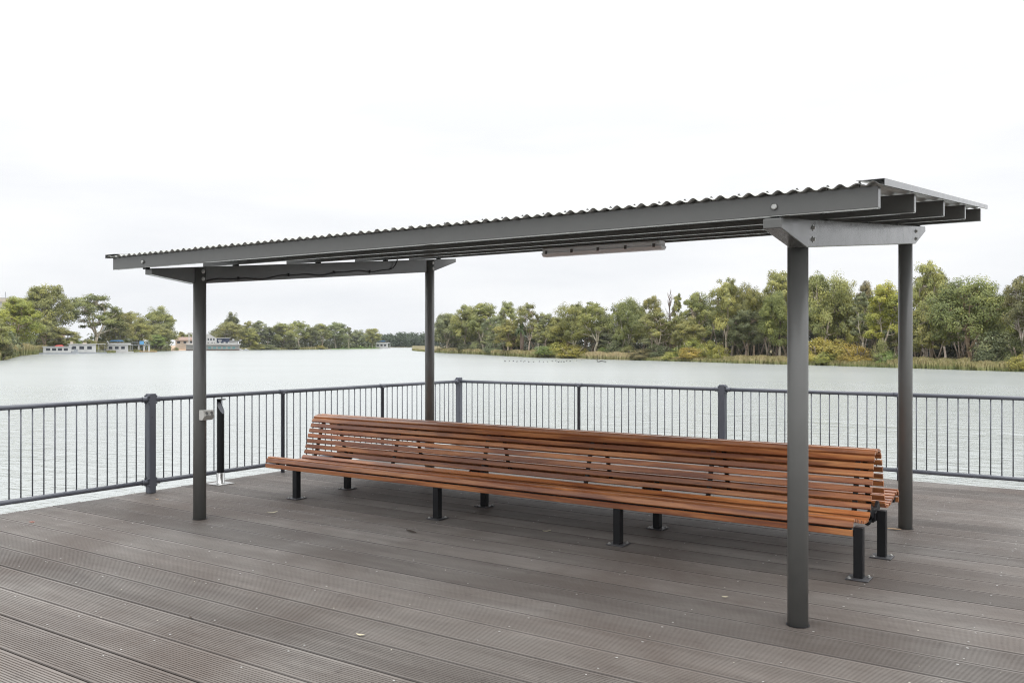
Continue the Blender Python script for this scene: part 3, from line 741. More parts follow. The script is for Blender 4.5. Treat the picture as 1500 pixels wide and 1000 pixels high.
TREES_R = [
 ('round0', 654, 457, 44, 10, 'grey', 'white', 'grey green gum at the far left end of the right bank'),
 ('round1', 684, 445, 46, 14, 'olive', 'grey', 'rounded olive gum second from the far left end of the right bank'),
 ('tall0', 709, 442, 44, 22, 'mid', 'white', 'domed green gum third from the far left end of the right bank'),
 ('open0', 725, 462, 38, 9, 'grey', 'white', 'short pale green gum in front of the domed gum, left of the palm'),
 ('tall1', 744, 440, 30, 24, 'light', 'white', 'slender light green gum rising above its neighbours left of the palm'),
 ('round2', 748, 466, 46, 7, 'olive', 'tan', 'low spreading olive gum right beside the palm'),
 ('open1', 774, 442, 34, 16, 'olive', 'white', 'dark topped gum with forked pale limbs directly behind the palm'),
 ('slim0', 788, 472, 24, 7, 'light', 'white', 'small pale trunked gum just right of the palm'),
 ('tall2', 800, 456, 34, 26, 'grey', 'white', 'thin grey green gum against the sky right of the palm'),
 ('round1', 818, 463, 46, 12, 'olive', 'grey', 'bushy olive gum directly behind the green and gold shrubs'),
 ('broad0', 842, 440, 52, 14, 'mid', 'white', 'tall yellowish gum above the golden shrub, leaning pale trunk'),
 ('open2', 870, 441, 50, 10, 'olive', 'white', 'gum with a thick leaning white trunk over the dry reeds'),
 ('round0', 889, 458, 28, 30, 'dark', 'grey', 'dark grey green gum filling the dip in the treetops'),
 ('broad1', 918, 433, 58, 12, 'mid', 'white', 'broad gum with several white limbs behind the dark green bush'),
 ('open0', 955, 431, 36, 22, 'olive', 'white', 'gum with a sparse dark top left of the bare dead tree'),
 ('open1', 962, 455, 54, 8, 'olive', 'white', 'low gum with pale limbs fanning left over the dark brown shrub'),
 ('slim0', 992, 429, 22, 18, 'mid', 'white', 'narrow leafy gum right beside the bare dead tree'),
 ('tall0', 1019, 426, 42, 14, 'mid', 'white', 'upright gum directly above the amber and yellow shrubs'),
 ('round2', 1008, 462, 46, 9, 'olive', 'white', 'shorter olive gum behind the amber shrub'),
 ('open2', 1064, 406, 50, 9, 'light', 'white', 'tall airy gum with white trunk and low bare branches left of the near right post'),
 ('broad1', 1096, 411, 52, 14, 'olive', 'white', 'wide yellow olive gum between the airy gum and the near right post'),
 ('round0', 1092, 452, 48, 10, 'dark', 'tan', 'dark lower gum under the yellow olive one'),
 ('tall1', 1142, 394, 58, 16, 'light', 'white', 'tall pale green gum immediately left of the near right post'),
 ('round1', 1136, 424, 46, 8, 'mid', 'dark', 'green gum on dark trunks at the left edge of the near right post'),
 ('broad0', 1204, 394, 78, 13, 'mid', 'white', 'big domed gum immediately right of the near right post'),
 ('round2', 1238, 409, 46, 20, 'mid', 'grey', 'smooth green gum behind the long golden shrub'),
 ('slim0', 1263, 427, 34, 9, 'grey', 'white', 'narrow grey green gum on several thin white stems'),
 ('open0', 1268, 409, 34, 30, 'brown', 'grey', 'brownish sparse treetop showing between the two right posts'),
 ('tall2', 1300, 410, 54, 7, 'yellow', 'white', 'bright yellow green gum left of the far right post'),
 ('open1', 1358, 380, 62, 12, 'light', 'white', 'tallest pale gum immediately right of the far right post'),
 ('broad1', 1422, 401, 100, 11, 'mid', 'tan', 'huge spreading gum with a slanting tan trunk right of the far right post'),
 ('round0', 1352, 452, 54, 9, 'olive', 'white', 'low olive gum below the tallest pale gum'),
 ('round1', 1470, 426, 44, 22, 'dark', 'grey', 'dark gum peeping out behind the huge spreading gum'),
 ('open2', 1503, 400, 60, 10, 'brown', 'white', 'brownish olive gum cut by the right edge of the picture'),
 ('broad0', 1556, 390, 80, 12, 'mid', 'white', 'green gum just past the right end of the view')]
for k, px, yt, w, b, g, bk, lb in TREES_R: plant(k, 'R', px, yt, w, b, g, bk, 'gum_tree', lb, 'tree', RG)
BACK_R = 'gum trees packed in the rear of the right bank wood'
kk = ['tall0', 'round1', 'open0', 'tall2', 'round2', 'open1', 'tall1', 'round0', 'open2']
for i in range(34):
    px = 650 + i * 26.5 + RV.uniform(-7, 7)
    near = min(TREES_R, key=lambda q: abs(q[1] - px)); yt = near[2] + RV.uniform(14, 34)
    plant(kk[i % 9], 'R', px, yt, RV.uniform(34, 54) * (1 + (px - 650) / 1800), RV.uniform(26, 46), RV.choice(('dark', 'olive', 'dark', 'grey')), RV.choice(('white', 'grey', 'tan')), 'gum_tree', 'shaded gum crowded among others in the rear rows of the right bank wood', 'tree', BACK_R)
SG = 'shrubs along the right bank'
SHR_R = [
 ('shrub0', 681, 502, 24, 6, 'dark', 'dark rounded shrub near the far end of the right bank'),
 ('shrub1', 697, 499, 18, 6, 'grey', 'small grey green shrub beside the dark one near the far end of the right bank'),
 ('shrub2', 723, 496, 30, 6, 'grey', 'wider grey green shrub left of the palm'),
 ('shrub0', 803, 506, 42, 2, 'bright', 'green shrub at the water edge right of the palm'),
 ('shrub1', 818, 500, 36, 5, 'lime', 'lime green shrub behind the green one at the water edge'),
 ('shrub2', 838, 504, 50, 2.5, 'gold', 'mustard shrub at the water edge left of the dry reeds'),
 ('shrub1', 884, 508, 24, 6, 'bright', 'small fresh green shrub behind the dry reeds'),
 ('shrub2', 905, 489, 46, 8, 'dark', 'large dark green shrub behind the dry reeds'),
 ('shrub0', 921, 506, 26, 6, 'olive', 'small olive shrub between the dark green one and the brown one'),
 ('shrub1', 941, 510, 36, 1.5, 'brown', 'brown grey shrub overhanging the water right of the dry reeds'),
 ('shrub2', 966, 502, 40, 6, 'dark', 'grey green shrub behind the brown one'),
 ('shrub0', 981, 514, 30, 1.5, 'lime', 'low yellow green shrub at the water edge left of the amber one'),
 ('shrub1', 994, 506, 30, 4, 'bright', 'green shrub between the low yellow one and the amber one'),
 ('shrub2', 1016, 493, 40, 6, 'yellow', 'tall bright yellow green shrub behind the amber one'),
 ('shrub0', 1014, 508, 38, 2, 'amber', 'amber shrub at the water edge below the white trunked gums'),
 ('shrub1', 1043, 497, 34, 5, 'yellow', 'yellow olive shrub right of the amber one'),
 ('shrub2', 1058, 504, 26, 4, 'lime', 'small lime shrub beside the white trunk of the airy gum'),
 ('shrub0', 1198, 493, 44, 4, 'gold', 'golden shrub touching the right side of the near right post'),
 ('shrub1', 1226, 495, 54, 5, 'gold', 'middle golden shrub of the mass between the two right posts'),
 ('shrub2', 1256, 501, 50, 4, 'amber', 'amber tinted shrub at the right end of the golden mass'),
 ('shrub1', 1212, 514, 44, 1.5, 'lime', 'low olive shrub under the golden ones at the water edge'),
 ('shrub0', 1291, 495, 24, 4, 'light', 'feathery pale green shrub just left of the far right post'),
 ('shrub2', 1300, 512, 32, 2, 'bright', 'low green shrub under the feathery pale one'),
 ('shrub1', 1458, 482, 62, 9, 'grey', 'large rounded grey green shrub under the huge spreading gum'),
 ('shrub0', 1494, 492, 50, 9, 'dark', 'dark green shrub beside the large grey green one at the right edge'),
 ('shrub2', 1500, 514, 44, 1.5, 'gold', 'golden shrub at the water edge by the right edge of the picture')]
for k, px, yt, w, b, g, lb in SHR_R: plant(k, 'R', px, yt, w, b, g, 'grey', 'shrub', lb, 'shrub', SG)

LG = 'gum trees along the left bank'
TREES_L = [
 ('round1', 26, 433, 62, 8, 'yellow', 'tan', 'rounded yellow green tree at the left edge of the picture'),
 ('round0', -14, 462, 48, 10, 'light', 'white', 'pale green tree cut by the left edge of the picture'),
 ('round0', 66, 414, 70, 16, 'mid', 'white', 'tallest left bank gum, white limbed, beside the yellow green tree'),
 ('tall0', 62, 466, 34, 4, 'olive', 'tan', 'leaning tan trunked gum beside the reeds'),
 ('round2', 92, 478, 44, 6, 'olive', 'white', 'low gum on thin pale stems behind the red topped houseboat'),
 ('open1', 138, 429, 72, 14, 'mid', 'white', 'wide open gum with sky showing through above the middle houseboat'),
 ('round0', 172, 455, 40, 8, 'olive', 'grey', 'dense dark gum above the blue topped houseboat'),
 ('open1', 193, 455, 40, 26, 'olive', 'grey', 'olive gum with a clear top behind the jetty'),
 ('round2', 204, 466, 34, 10, 'olive', 'tan', 'dark crowned tree over the blue panel on the jetty'),
 ('round2', 232, 447, 44, 20, 'mid', 'grey', 'umbrella topped gum at the right end of the boats'),
 ('round1', 234, 473, 44, 6, 'olive', 'dark', 'lower olive tree under the umbrella topped gum'),
 ('round0', 229, 489, 26, 3, 'bright', 'dark', 'ivy covered tree at the water edge below the umbrella topped gum'),
 ('round1', 266, 485, 14, 60, 'olive', 'grey', 'small olive tree behind the beige house'),
 ('broad1', 276, 487, 18, 50, 'olive', 'grey', 'wide little tree beside the white portal frame'),
 ('round2', 340, 456, 26, 30, 'dark', 'grey', 'round dark treetop standing highest above the white riverside building'),
 ('broad1', 337, 470, 48, 14, 'olive', 'grey', 'wide olive tree over the terrace of the white building'),
 ('open0', 364, 469, 22, 24, 'olive', 'white', 'small topped gum right of the terrace tree'),
 ('tall1', 378, 469, 26, 14, 'grey', 'white', 'grey green gum with a pale trunk right of the terrace'),
 ('round2', 366, 480, 26, 6, 'olive', 'grey', 'low olive tree by the small moored boats'),
 ('tall2', 392, 477, 20, 14, 'dark', 'white', 'narrow dark gum before the broadest far tree'),
 ('broad0', 414, 471, 44, 8, 'olive', 'grey', 'broadest tree of the far left bank, drooping to the water'),
 ('open2', 438, 469, 32, 12, 'mid', 'white', 'tall grey gum right of the broadest far tree'),
 ('round0', 456, 478, 26, 12, 'dark', 'grey', 'dark tree in the middle of the far left bank'),
 ('tall0', 471, 473, 30, 12, 'mid', 'white', 'grey gum left of the large dome near the lawn'),
 ('round1', 492, 471, 36, 14, 'grey', 'white', 'large domed gum at the start of the far lawn'),
 ('slim0', 511, 478, 13, 8, 'dark', 'white', 'thin upright gum standing on the far lawn'),
 ('round2', 524, 482, 26, 20, 'grey', 'grey', 'round tree on the far lawn, left of the last one'),
 ('round0', 545, 480, 26, 16, 'olive', 'grey', 'last tree of the far lawn above the white cruiser')]
for k, px, yt, w, b, g, bk, lb in TREES_L: plant(k, 'L', px, yt, w, b, g, bk, 'gum_tree', lb, 'tree', LG)
SHR_L = [
 ('shrub0', 2, 498, 36, 2, 'dark', 'dark green shrub at the water edge in the far left corner'),
 ('shrub1', 110, 494, 20, 8, 'bright', 'bright green shrub above the middle houseboat'),
 ('shrub2', 132, 495, 30, 6, 'olive', 'olive shrub behind the awning of the middle houseboat'),
 ('shrub0', 146, 499, 24, 6, 'brown', 'brownish shrub just left of the blue topped houseboat'),
 ('shrub1', 84, 500, 30, 8, 'olive', 'olive shrub behind the red topped houseboat'),
 ('shrub2', 179, 497, 26, 10, 'dark', 'dark shrub behind the blue topped houseboat'),
 ('shrub1', 376, 503, 26, 2, 'olive', 'low olive shrub at the water edge right of the small moored boats'),
 ('shrub0', 394, 504, 26, 2, 'grey', 'low grey green shrub left of the broadest far tree'),
 ('shrub2', 426, 500, 26, 2, 'dark', 'dark shrub under the broadest far tree'),
 ('shrub1', 468, 505, 14, 2, 'gold', 'small golden shrub at the left end of the far lawn'),
 ('shrub2', 258, 508, 8, 1.5, 'bright', 'tiny green shrub on the bare tan bank')]
for k, px, yt, w, b, g, lb in SHR_L: plant(k, 'L', px, yt, w, b, g, 'grey', 'shrub', lb, 'shrub', 'shrubs along the left bank')

# far and background woods read as one mass
def wood_mass(name, tab, px0, px1, n, backs, tops, col, size, per, rad, seed, trunks=0):
    rng = random.Random(seed); mb = MB(); tr = MB()
    for i in range(n):
        px = rng.uniform(px0, px1); b = rng.uniform(*backs); p, d = spot(TABS[tab], px, b)
        y0 = tops(px); yb = YH + (EYE - p.z) * FPX / d; y = y0 + (yb - y0) * rng.random() ** .85; z = (YH - y) / FPX * d + EYE
        if z < p.z: z = p.z + rng.uniform(.3, 2.)
        clump(mb, rng, Vector((p.x, p.y, z)), rad * rng.uniform(.7, 1.3), per, size, rng.uniform(.3, .62), .8)
    o = mb.build(name, 'leaf'); o.color = (*col, 1); tag(o, kind='stuff'); return o
def ytop_r(px):
    near = sorted(TREES_R, key=lambda q: abs(q[1] - px))[:2]; return max(q[2] for q in near) + 26
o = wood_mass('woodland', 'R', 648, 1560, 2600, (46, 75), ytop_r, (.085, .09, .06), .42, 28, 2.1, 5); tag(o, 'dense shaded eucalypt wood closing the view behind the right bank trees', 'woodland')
o = wood_mass('woodland', 'F', 540, 700, 1000, (4, 60), lambda x: 489.5 + 5.5 * max(0, (585 - x) / 45) + 1.6 * math.sin(x * .35) + math.sin(x * .9), (.075, .105, .062), .8, 26, 3.2, 6); tag(o, 'distant bluish wood closing the river bend far away', 'woodland')
def ytop_l(px):
    near = sorted(TREES_L, key=lambda q: abs(q[1] - px))[:2]; return min(505, max(q[2] for q in near) + 24)
o = wood_mass('woodland', 'R', 1560, 2350, 900, (10, 60), lambda x: 392 + 12 * math.sin(x * .05), GREEN['dark'], .5, 28, 2.6, 12); tag(o, 'dense eucalypt wood continuing past the right edge of the view', 'woodland')
o = wood_mass('woodland', 'L', -690, -40, 900, (6, 60), lambda x: 425 + 14 * math.sin(x * .04), GREEN['dark'], .6, 28, 3., 13); tag(o, 'dense wood continuing past the left edge of the view', 'woodland')
o = wood_mass('undergrowth', 'L', -30, 248, 420, (16, 34), lambda x: max(488, ytop_l(x)), GREEN['dark'], .5, 26, 2.2, 8); tag(o, 'dark tangled undergrowth behind the houseboats', 'undergrowth')
o = wood_mass('undergrowth', 'L', 352, 552, 420, (16, 40), lambda x: 492., GREEN['dark'], .6, 24, 2.4, 9); tag(o, 'dark undergrowth under the far left bank trees', 'undergrowth')

def stems():
    rng = random.Random(15); mb = MB()
    for i in range(230):
        px = rng.uniform(650, 1540); b = rng.uniform(14, 46); p, d = spot(RSH, px, b); h = rng.uniform(4, 9); l = Vector((rng.uniform(-.4, .4), rng.uniform(-.4, .4), 1))
        r = rng.uniform(.04, .13); q = p + Vector((l.x * h, l.y * h, h)); m = p.lerp(q, .5) + Vector((rng.uniform(-.4, .4), rng.uniform(-.4, .4), 0))
        mb.tube(bez(p, m, q, 4), [r, r * .9, r * .8, r * .65, r * .4], 5)
    o = mb.build('saplings', 'bark'); o.color = (.26, .225, .20, 1); tag(o, 'thicket of thin pale stems in the shade of the right bank wood', 'saplings', kind='stuff')
stems()

def reeds(name, tab, segs, seed, label, hb=(1.3, 2.1)):
    rng = random.Random(seed); mb = MB(); up = []
    for px0, px1, n, d0, d1, h0, h1, t0 in segs:
        for _ in range(n):
            px = rng.uniform(px0, px1); b = rng.uniform(d0, d1); p, d = spot(TABS[tab], px, b)
            tuft = math.sin(px * .21) * .5 + math.sin(px * .057 + 1) * .5 + math.sin(px * .9 + b) * .3
            h = rng.uniform(h0, h1) * (1 + .16 * tuft); w = rng.uniform(.05, .13) * (1 + d / 500); ln = Vector((rng.uniform(-.3, .3), rng.uniform(-.3, .3), 0)) * h * .6
            a = rng.uniform(0, 3.14); e = Vector((math.cos(a), math.sin(a), 0)) * w; tint = min(1, max(0, t0 + .16 * tuft + rng.gauss(0, .14)))
            z0 = Vector((0, 0, -.1)); mid = p + ln * .35 + Vector((0, 0, h * .6)); tip = p + ln + Vector((0, 0, h))
            k = len(mb.v); mb.v += [tuple(p - e * .7 + z0), tuple(p + e * .7 + z0), tuple(mid + e), tuple(mid - e), tuple(tip + e * .25), tuple(tip - e * .25)]
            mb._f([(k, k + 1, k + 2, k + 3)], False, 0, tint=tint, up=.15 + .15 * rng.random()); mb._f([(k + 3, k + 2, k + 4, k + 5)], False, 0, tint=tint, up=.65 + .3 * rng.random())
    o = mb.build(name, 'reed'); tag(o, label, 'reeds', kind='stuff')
reeds('reed_bed', 'R', [(604, 640, 1500, -.4, 3., .6, 1.0, .42), (640, 785, 8500, -.4, 6, 1.0, 1.6, .48), (785, 870, 1800, 1, 6, .7, 1.2, .5), (858, 935, 4200, -.3, 6, .9, 1.5, .85), (930, 1060, 5200, -.4, 6, .4, .8, .30), (1060, 1185, 7500, -.4, 7, .7, 1.15, .5),
    (1180, 1310, 6500, -.4, 6, .5, .9, .3), (1300, 1420, 8500, -.4, 8, .8, 1.3, .42), (1400, 1600, 10000, -.4, 8, .5, 1.0, .38)], 21, 'green and straw coloured reeds lining the right bank')
reeds('reed_bed', 'L', [(8, 68, 6500, -.3, 9, 1.9, 3.1, .5), (-60, 12, 1500, -.3, 8, 1.2, 2.2, .3), (68, 250, 2200, 0, 3, .5, 1.0, .25), (350, 480, 2400, 0, 4, .6, 1.3, .35)], 22, 'tall pale green reeds at the left edge of the river')

# dead tree, palm, driftwood
def dead_tree():
    p, d = spot(RSH, 981, 12); H = (YH - 423) / FPX * d + EYE - p.z; rng = random.Random(3)
    root = empty('dead_tree', p, 'bare purplish dead tree poking above the right bank treetops', 'tree')
    t = MB(); b = MB()
    t.tube(bez(p, p + Vector((.3, 0, H * .5)), p + Vector((-.3, .2, H * .93)), 8), [.26 - .026 * i for i in range(9)], 7)
    for k in range(26):
        f = rng.uniform(.5, .92); s = p + Vector((.25 * (1 - f), 0, H * f)); a = rng.uniform(0, 6.28); L = rng.uniform(1., 2.6) * (1.3 - f)
        e = s + Vector((math.cos(a) * L * .7, math.sin(a) * L * .7, L * 1.5)); b.tube(bez(s, s.lerp(e, .5) + Vector((math.cos(a), math.sin(a), 0)) * .25, e, 4), [.08, .06, .045, .03, .02], 5)
    t.build('trunk', 'deadwood', root); b.build('branches', 'deadwood', root)
dead_tree()
def palm():
    p, d = spot(RSH, 764, 8); H = (YH - 476) / FPX * d + EYE - p.z; rng = random.Random(9)
    root = empty('palm_tree', p, 'stout palm with a thick shaggy brown trunk on the right bank', 'palm')
    t = MB(); t.tube([p, p + Vector((.1, 0, H * .3)), p + Vector((.2, 0, H * .65)), p + Vector((.1, 0, H * .84))], [.62, .45, .62, .42], 10)
    tk = t.build('trunk', 'bark', root); tk.color = (.20, .16, .135, 1)
    f = MB(); c = p + Vector((0, 0, H * .84))
    for k in range(60):
        a = rng.uniform(0, 6.28); el = rng.uniform(-.5, 1.3); L = rng.uniform(1.6, 2.6); dr = Vector((math.cos(a) * math.cos(el), math.sin(a) * math.cos(el), math.sin(el)))
        mid = c + dr * L * .6; tip = c + dr * L + Vector((0, 0, -.6 * L * max(0, .8 - el * .5)))
        s = Vector((-math.sin(a), math.cos(a), 0)) * .22; n = len(f.v); f.v += [tuple(c - s * .3), tuple(c + s * .3), tuple(mid + s), tuple(mid - s), tuple(tip)]
        f._f([(n, n + 1, n + 2, n + 3), (n + 3, n + 2, n + 4)], False, 0, tint=rng.uniform(.2, .6))
    cr = f.build('crown', 'leaf', root); cr.color = (.10, .14, .05, 1)
palm()
def water_pt(px, py): return at(px, dep(py), WZ)
def snag():
    p = water_pt(880, 530.0); b = MB(); d = RT
    b.tube([p - d * .9 + Vector((0, 0, -.1)), p + Vector((0, 0, .18)), p + d * 1.1 + Vector((0, 0, .05))], [.09, .11, .06], 7)
    b.tube([p - d * .5, p - d * .75 + Vector((0, 0, .55)), p - d * .55 + Vector((0, 0, .85))], [.07, .05, .03], 6); b.tube([p - d * .6 + Vector((0, 0, .3)), p - d * 1.0 + Vector((0, 0, .5))], [.05, .02], 5)
    tag(b.build('driftwood', 'bird_black', off=tuple(p)), 'dark driftwood branch sticking out of the river near the dry reeds', 'driftwood').location = p
snag()

# ducks
def duck_mesh():
    mb = MB()
    mb.tube([(-.30, 0, .10), (-.2, 0, .11), (0, 0, .10), (.16, 0, .09), (.22, 0, .10)], [.02, .10, .14, .10, .03], 10)
    mb.tube([(.15, 0, .12), (.20, 0, .24), (.20, 0, .33), (.25, 0, .36), (.31, 0, .35)], [.05, .035, .045, .042, .012], 8)
    return mb.mesh('duck', 'bird_black')
DM = duck_mesh(); rd = random.Random(5)
for i, (px, py) in enumerate([(740, 529.4), (746, 529.3), (752, 529.2), (757, 529.8), (763, 529.2), (767, 530), (769, 529.4), (774.5, 530.1), (781.5, 530), (790, 529.8), (796, 530.3), (802, 530), (809, 529.2), (814, 528.4), (816, 529.9), (818.5, 530.5), (822, 530.3), (826, 530.2), (830, 528.6), (835.5, 529.4), (845, 528.4), (852.5, 527.6)]):
    o = bpy.data.objects.new('duck', DM); COL.objects.link(o); o.location = water_pt(px, py) + Vector((0, 0, -.02)); o.rotation_euler.z = rd.uniform(0, 6.28); s = rd.uniform(.5, .72); o.scale = (s, s, s)
    tag(o, 'dark waterbird afloat in the loose line off the right bank', 'bird', 'waterbirds in a line on the river')

# ------------------------------------------------------------------ boats and buildings on the left bank
def frame(px, d):
    """rotation so that local +x runs across the view at that place"""
    return YAW - math.atan2(px - 750, FPX)
def lroot(name, px, d, z, label, cat, turn=0.):
    return empty(name, at(px, d, z), label, cat, None, frame(px, d) + turn, False)
def hull(mb, L, W, h, bow=.12):
    x0, x1 = -L / 2, L / 2; b = L * bow
    mb.prism([(x0, -W / 2), (x1 - b, -W / 2), (x1, -W * .12), (x1, W * .12), (x1 - b, W / 2), (x0, W / 2)], 2, -.25, h)
def win(parent, x0, x1, y, z0, z1, mat='dark_glass', fr='white_wall'):
    f = MB(); t = .06
    for a in ((x0 - t, x1 + t, z0 - t, z0), (x0 - t, x1 + t, z1, z1 + t), (x0 - t, x0, z0, z1), (x1, x1 + t, z0, z1)): f.box(a[0], a[1], y - .05, y + .02, a[2], a[3])
    w = f.build('window', fr, parent, off=(0, 0, 0)); g = MB(); g.box(x0, x1, y - .015, y + .015, z0, z1); g.build('pane', mat, w, off=(0, 0, 0)); return w
def bl(mb, n, m, p, **k): return mb.build(n, m, p, off=(0, 0, 0), **k)

# silo block at top left
def tower():
    d = 470; r = lroot('concrete_building', 6, d, 0., 'grey concrete block with roof antennas rising behind the yellow green tree', 'building', .0)
    k = d / FPX; top = (YH - 436) * k + EYE; w = 62 * k
    a = MB(); a.box(-w / 2, w / 2, 0, 14, 0, top - 2.2); bl(a, 'wall', 'concrete', r)
    a = MB(); a.box(-w / 2 - .3, w / 2 + .3, -.3, 14.3, top - 2.2, top - .6); bl(a, 'cornice', 'beige_stone', r)
    a = MB(); a.box(-w / 2, w / 2, -.1, 14.1, top - .6, top); bl(a, 'parapet', 'concrete', r)
    for x, h in ((-9, 3.2), (-5.5, 3.), (-4.2, 3.8), (-3.2, 2.2), (0.6, 3.4), (-7.4, 2.)):
        a = MB(); a.tube([(x, 2, top), (x, 2, top + h)], .13, 6); a.box(x - .22, x + .22, 1.8, 2.2, top + h * .45, top + h * .85); bl(a, 'antenna', 'hull_grey', r)
    for x in range(6): win(r, -9 + x * 3.2, -7.4 + x * 3.2, -.02, top - 8, top - 6.6)
tower()

def houseboat(px0, px1, d, label, H, roofm, variant):
    k = d / FPX; L = (px1 - px0) * k; px = (px0 + px1) / 2
    r = lroot('houseboat', px, d, WZ, label, 'houseboat', .06)
    a = MB(); hull(a, L, 3.6, .45, .06); bl(a, 'hull', 'hull_grey' if variant != 2 else 'white_wall', r, bevel=.03)
    c0, c1 = (-L * .36, L * .30) if variant == 0 else (-L * .44, L * .22) if variant == 1 else (-L * .45, L * .30)
    a = MB(); a.box(c0, c1, -1.5, 1.5, .45, H - .18); bl(a, 'cabin', 'white_wall', r, bevel=.04)
    a = MB(); a.box(c0 - .35, (L * .46 if variant else c1 + .5), -1.75, 1.75, H - .18, H); bl(a, 'roof', 'white_wall', r, bevel=.03)
    n = 4 if variant == 0 else 3; span = c1 - c0
    for i in range(n):
        x = c0 + span * (.10 + .86 * i / n); win(r, x, x + span * (.17 if variant else .15), -1.52, H * .44, H * .76)
    if variant != 0:
        for x in (c1 + .9, L * .44):
            a = MB(); a.tube([(x, -1.5, .45), (x, -1.5, H - .18)], .06, 6); bl(a, 'awning_post', 'white_wall', r)
        a = MB()
        for z in (.9, 1.3): a.tube([(c1 + .2, -1.6, z), (L * .47, -1.6, z)], .035, 5)
        bl(a, 'deck_rail', 'hull_grey', r)
    if variant == 0:
        a = MB(); a.prism([(-L * .08, H), (-L * .03, H + .45), (L * .10, H + .5), (L * .14, H)], 1, -1., 1.); bl(a, 'canopy', 'red_canvas', r)
        a = MB(); a.box(c1 + .3, L * .47, -1.2, 1.2, .45, .95); a.box(c1 + 1.2, c1 + 2.2, -.8, .8, .95, 1.6); bl(a, 'deck_box', 'hull_grey', r)
        a = MB(); a.tube([(-L * .5, -1.5, .45), (-L * .5, -1.5, 1.5), (-L * .38, -1.5, 1.5)], .04, 5); bl(a, 'bow_rail', 'hull_grey', r)
    if variant == 1:
        a = MB(); a.box(-L * .4, -L * .33, -.6, .6, H, H + .8); bl(a, 'roof_box', 'beige_stone', r); a = MB(); a.box(-L * .1, -L * .0, -.5, .5, H, H + .5); bl(a, 'roof_box', 'cream_wall', r)
    if variant == 2:
        a = MB(); a.box(c0 + .3, L * .40, -1.7, -1.62, H, H + .55); bl(a, 'roof_rail', 'white_wall', r)
        a = MB(); a.prism([(c0 + 1., H + 1.2), (c0 + 1.8, H + 1.65), (L * .08, H + 1.65), (L * .16, H + 1.2)], 1, -1.5, 1.5); bl(a, 'canopy', 'blue_canvas', r)
        for x in (c0 + 1.2, L * .02, L * .13):
            a = MB(); a.tube([(x, -1.3, H), (x, -1.3, H + 1.25)], .05, 5); bl(a, 'canopy_post', 'hull_grey', r)
houseboat(58, 112, dep(518.3), 'long low white houseboat with a red canopy on its roof', 2.55, None, 0)
houseboat(100, 154, dep(517.6), 'middle white houseboat with a shaded rear awning', 3.35, None, 1)
houseboat(155.5, 194, dep(516.4), 'white two deck houseboat with a blue canopy on top', 3.1, None, 2)
houseboat(549, 573, dep(510.2), 'distant white cruising houseboat near the end of the far lawn', 3.6, None, 2)

def jetty():
    d = dep(515.3); k = d / FPX; r = lroot('jetty', 205, d, WZ, 'raised jetty on white piles right of the blue topped houseboat', 'jetty')
    z = (515.3 - 504.6) * k
    a = MB(); a.box(-18 * k, 14 * k, -1.5, 3.5, z - .25, z); bl(a, 'platform', 'hull_grey', r)
    for x in (-1.6, 5.6, 12.2):
        a = MB(); a.box(x * k - .33, x * k + .33, -1.2, -.5, -.4, z - .25); bl(a, 'pile', 'white_wall', r)
    for x in (1.6, 3.4, 8.6):
        a = MB(); a.tube([(x * k, 2.4, -.4), (x * k, 2.4, z - .25)], .16, 8); bl(a, 'pile', 'hull_grey', r)
    a = MB()
    for zz in (.5, 1.0): a.tube([(-17 * k, -1.4, z + zz), (0, -1.4, z + zz)], .05, 5); a.tube([(6 * k, -1.4, z + zz), (14 * k, -1.4, z + zz)], .05, 5)
    for x in range(-16, 15, 4): a.tube([(x * k, -1.4, z), (x * k, -1.4, z + 1.05)], .05, 5)
    bl(a, 'handrail', 'hull_grey', r)
    p = lroot('blue_panel', 207.6, d - 1.2, WZ + z, 'bright blue panel standing on the jetty', 'panel')
    a = MB(); a.box(-2.9 * k, 2.9 * k, -.06, .06, .1, 5.2 * k); bl(a, 'board', 'blue_panel', p)
    a = MB(); a.tube([(-2.6 * k, .1, 0), (-2.6 * k, .1, 5 * k)], .07, 6); bl(a, 'stand_post', 'hull_grey', p); a = MB(); a.tube([(2.6 * k, .1, 0), (2.6 * k, .1, 5 * k)], .07, 6); bl(a, 'stand_post', 'hull_grey', p)
    for i in range(13):
        o = MB(); o.tube([(-.55, 0, .18), (-.5, 0, .18), (.5, 0, .18), (.55, 0, .18)], [.1, .2, .2, .1], 8)
        if i == 0: fm = o.mesh('float', 'orange_float')
        q = bpy.data.objects.new('float', fm); COL.objects.link(q); pp = 202.5 + i * 2.15; q.location = at(pp, dep(515.2) - 6, WZ); q.rotation_euler.z = frame(pp, d) + .1 * (-1) ** i
        tag(q, 'orange float of the boom strung along the bank below the jetty', 'float', 'orange boom floats')
jetty()

def house(px0, px1, ytop, ybase, d, label, wall='cream_wall', roof='red_roof', dark=True, name='house'):
    k = d / FPX; W = (px1 - px0) * k; zb = (YH - ybase) * k + EYE; H = (ybase - ytop) * k
    r = lroot(name, (px0 + px1) / 2, d, zb, label, 'house'); wh = H * .62
    a = MB(); a.box(-W / 2, W / 2, 0, 7, -1.5, wh); bl(a, 'wall', wall, r)
    a = MB(); a.prism([(-.6, wh), (3.5, H), (7.6, wh)], 0, -W / 2 - .4, W / 2 + .4); bl(a, 'roof', roof, r)
    for i in range(3): x = -W * .42 + W * .3 * i; win(r, x, x + W * .14, -.02, wh * .35, wh * .78)
    return r
house(258, 287, 493.5, 505.5, 462, 'beige house with a red roof above the bare tan bank')
house(66, 92, 488, 503, 395, 'orange tinted house half hidden behind the tallest left gum', roof='red_roof')
house(-8, 26, 489, 504, 410, 'pink beige house low behind the yellow green tree', wall='cream_wall', roof='beige_stone')
